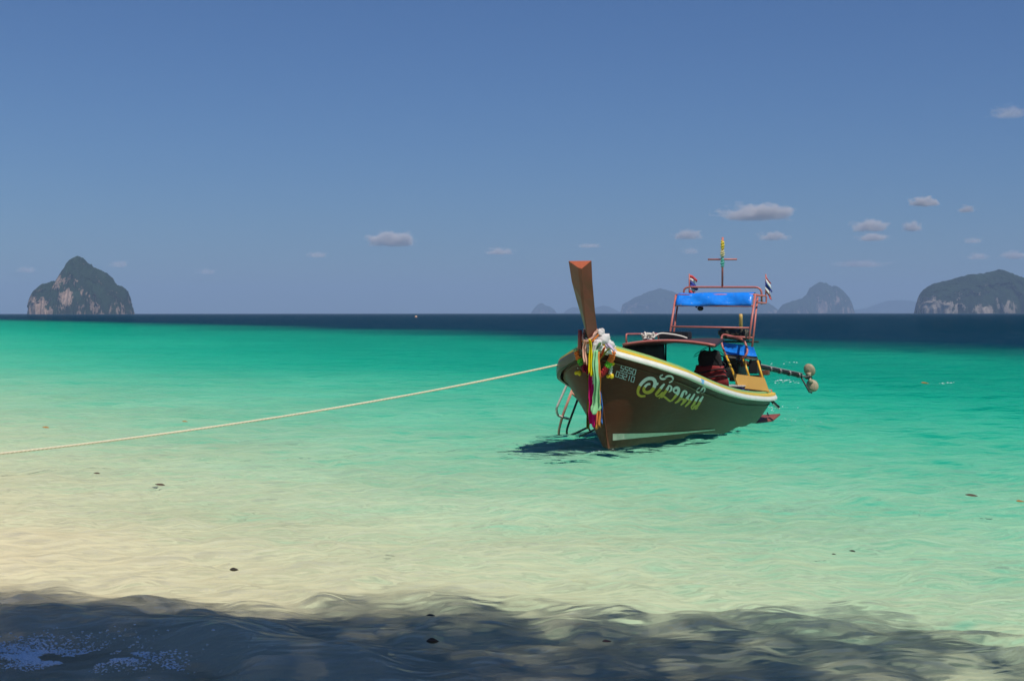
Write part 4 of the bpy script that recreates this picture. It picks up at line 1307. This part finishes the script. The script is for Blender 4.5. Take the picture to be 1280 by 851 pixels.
# ------------------------------------------------------------------ foam of the wavelet, floating leaves, buoy
def sea_z(x, y):
    X, Y = np.array([[x]]), np.array([[y]])
    d = depth(X, Y); calm = np.clip((d + .02) / .18, 0, 1)
    st = np.array([[max(.032, .0042 * y, (16 + .92 * y) / 620)]])
    return float((sea_height(X, Y, st) * (.35 + .65 * calm) + swell(X, Y) * calm)[0, 0])
def ground_px(px, py):
    d = _P @ Vector(((px - 640) / F_PX, 1.0, (425.5 - py) / F_PX))
    s = -EYE / d.z
    return d.x * s, d.y * s
def foam(label, spots, name="foam"):
    """spots: x, y, spread x, spread y, count, largest bubble"""
    rr = random.Random(7)
    b0 = MB().ball((0, 0, 0), 1.0, 6, 4)
    V, F = [], []
    pts = []
    for (cx, cy, sx, sy, n, r0) in spots:
        for i in range(n):
            x, y = rr.gauss(cx, sx), rr.gauss(cy, sy)
            k = noise.fractal(Vector((x * 3.1, y * 3.1, 2.0)), 1, 2, 4)
            if k < -.05 + .25 * rr.random(): continue
            pts.append((x, y, r0 * (.25 + .75 * rr.random() ** 2)))
    A = np.array(pts)
    X, Y = A[:, :1], A[:, 1:2]
    calm = np.clip((depth(X, Y) + .02) / .18, 0, 1)
    Z = sea_height(X, Y, np.maximum(.032, (16 + .92 * Y) / 620)) * (.35 + .65 * calm) + swell(X, Y) * calm
    for (x, y, r), z in zip(pts, Z[:, 0] + A[:, 2] * .25):
        if True:
            nv = len(V)
            V += [(x + p[0] * r * 1.4, y + p[1] * r, z + p[2] * r * .55) for p in b0.v]
            F += [tuple(q + nv for q in f) for f in b0.f]
    m = Mat("sea_foam")
    mat = m.principled((.80, .82, .84), .6, Specular_IOR_Level=.3)
    o = link(name, pymesh(name, V, F), mat, None, True)
    tag(o, label, kind="stuff")
foam("white foam tumbling at the foot of the breaking wavelet",
     [(-3.0, 8.80, .36, .12, 3000, .008), (-2.6, 8.60, .26, .08, 4200, .009), (-3.1, 8.45, .45, .12, 3600, .007), (-2.15, 8.42, .20, .06, 1500, .007)])

def splash(px, py, w, n, r):
    x, y = ground_px(px, py)
    return (x, y, w, w * 1.6, n, r)
foam("small white splashes where ripples break round the boat's stern",
     [splash(984, 477.5, .22, 143, 0.0263), splash(962, 511, .16, 66, 0.0165), splash(990, 508.5, .10, 44, 0.0165), splash(978, 524, .35, 88, 0.0105), splash(1180, 479, .16, 66, 0.0263), splash(985, 455, .25, 66, 0.0375), splash(1010, 526, .3, 66, 0.0105),
      splash(748, 565, .14, 66, 0.0075), splash(735, 567, .16, 66, 0.0075)], "splashes")

def leaf_obj(label, px, py, size, col, yaw, curl=.25, cat="leaf", sunk=0.0):
    x, y = ground_px(px, py)
    size *= .82
    V, F = [], []
    n = 6
    for i in range(n + 1):
        u = i / n
        w = math.sin(math.pi * u) ** .8 * .32
        z = curl * (u - .5) ** 2 * size
        for s in (-1, 0, 1): V.append(((u - .5) * size, s * w * size, z + (abs(s) * .12 * size * curl * 4 if s else 0) * math.sin(math.pi * u)))
    for i in range(n):
        for s in (0, 1): F.append((i * 3 + s, i * 3 + s + 1, i * 3 + s + 4, i * 3 + s + 3))
    o = MB().add(V, F).build("floating_leaf", paint("dead_leaf", col, .6, .5, 40), None, True)
    md = o.modifiers.new("thickness", 'SOLIDIFY'); md.thickness = .003
    o.location = (x, y, sea_z(x, y) + (.03 if y < 20 else .06) - sunk); o.rotation_euler = (.15, .1, yaw)
    tag(o, label, cat, "fallen leaves drifting near the beach")
BR, DK, OG = (.10, .06, .03), (.035, .028, .02), (.55, .22, .03)
leaf_obj("large orange leaf floating beyond the mooring rope's seaward side", 231, 529, .13, OG, .4)
leaf_obj("orange leaf floating beside the mooring rope toward the beach", 57, 539.5, .15, OG, 0.0)
leaf_obj("dark leaf curled on the sunlit shallows between rope and tree shade", 121, 596, .10, BR, .2)
leaf_obj("thin brown leaf lying flat on the pale shallows", 200, 607, .15, BR, -.1, .1)
leaf_obj("dark crumpled leaf at the edge of the tree shade", 292, 720, .09, DK, .5, .6)
leaf_obj("brown leaf clump inside the tree shade", 540, 805, .10, BR, .3, .7)
leaf_obj("small dark leaf floating where the shade thins", 538, 782, .07, DK, .1)
leaf_obj("black sliver of leaf drifting alone in clear water", 1065, 690, .07, DK, -.6)
leaf_obj("tiny dark leaf beside the black sliver", 1042, 701, .045, DK, .3)
leaf_obj("long brown leaf drifting off the boat's lettered side", 1214, 631.5, .16, BR, -.3, .1)
leaf_obj("orange leaf on the deeper green water beyond the propeller", 1156, 483, .30, OG, .2)
leaf_obj("faded leaf floating near the orange one past the propeller", 1275, 638, .12, (.45, .20, .05), .3)
leaf_obj("pink brown leaf tip lying near the brown clump in shade", 758, 804, .08, (.28, .12, .06), .5)

def buoy():
    x, y = ground_px(520, 397.0)
    o = empty("mooring_buoy", (x, y, 0))
    MB().ball((0, 0, .35), (.6, .6, .55), 16, 10).build("float", paint("faded_orange_float", (.72, .42, .25), .5, .3, 3), o, True)
    MB().tube([(0, 0, .85), (0, 0, 1.05)], .08, 8).build("eye", M_DARK, o)
    tag(o, "small pale mooring buoy out on the dark blue water", "buoy")
buoy()
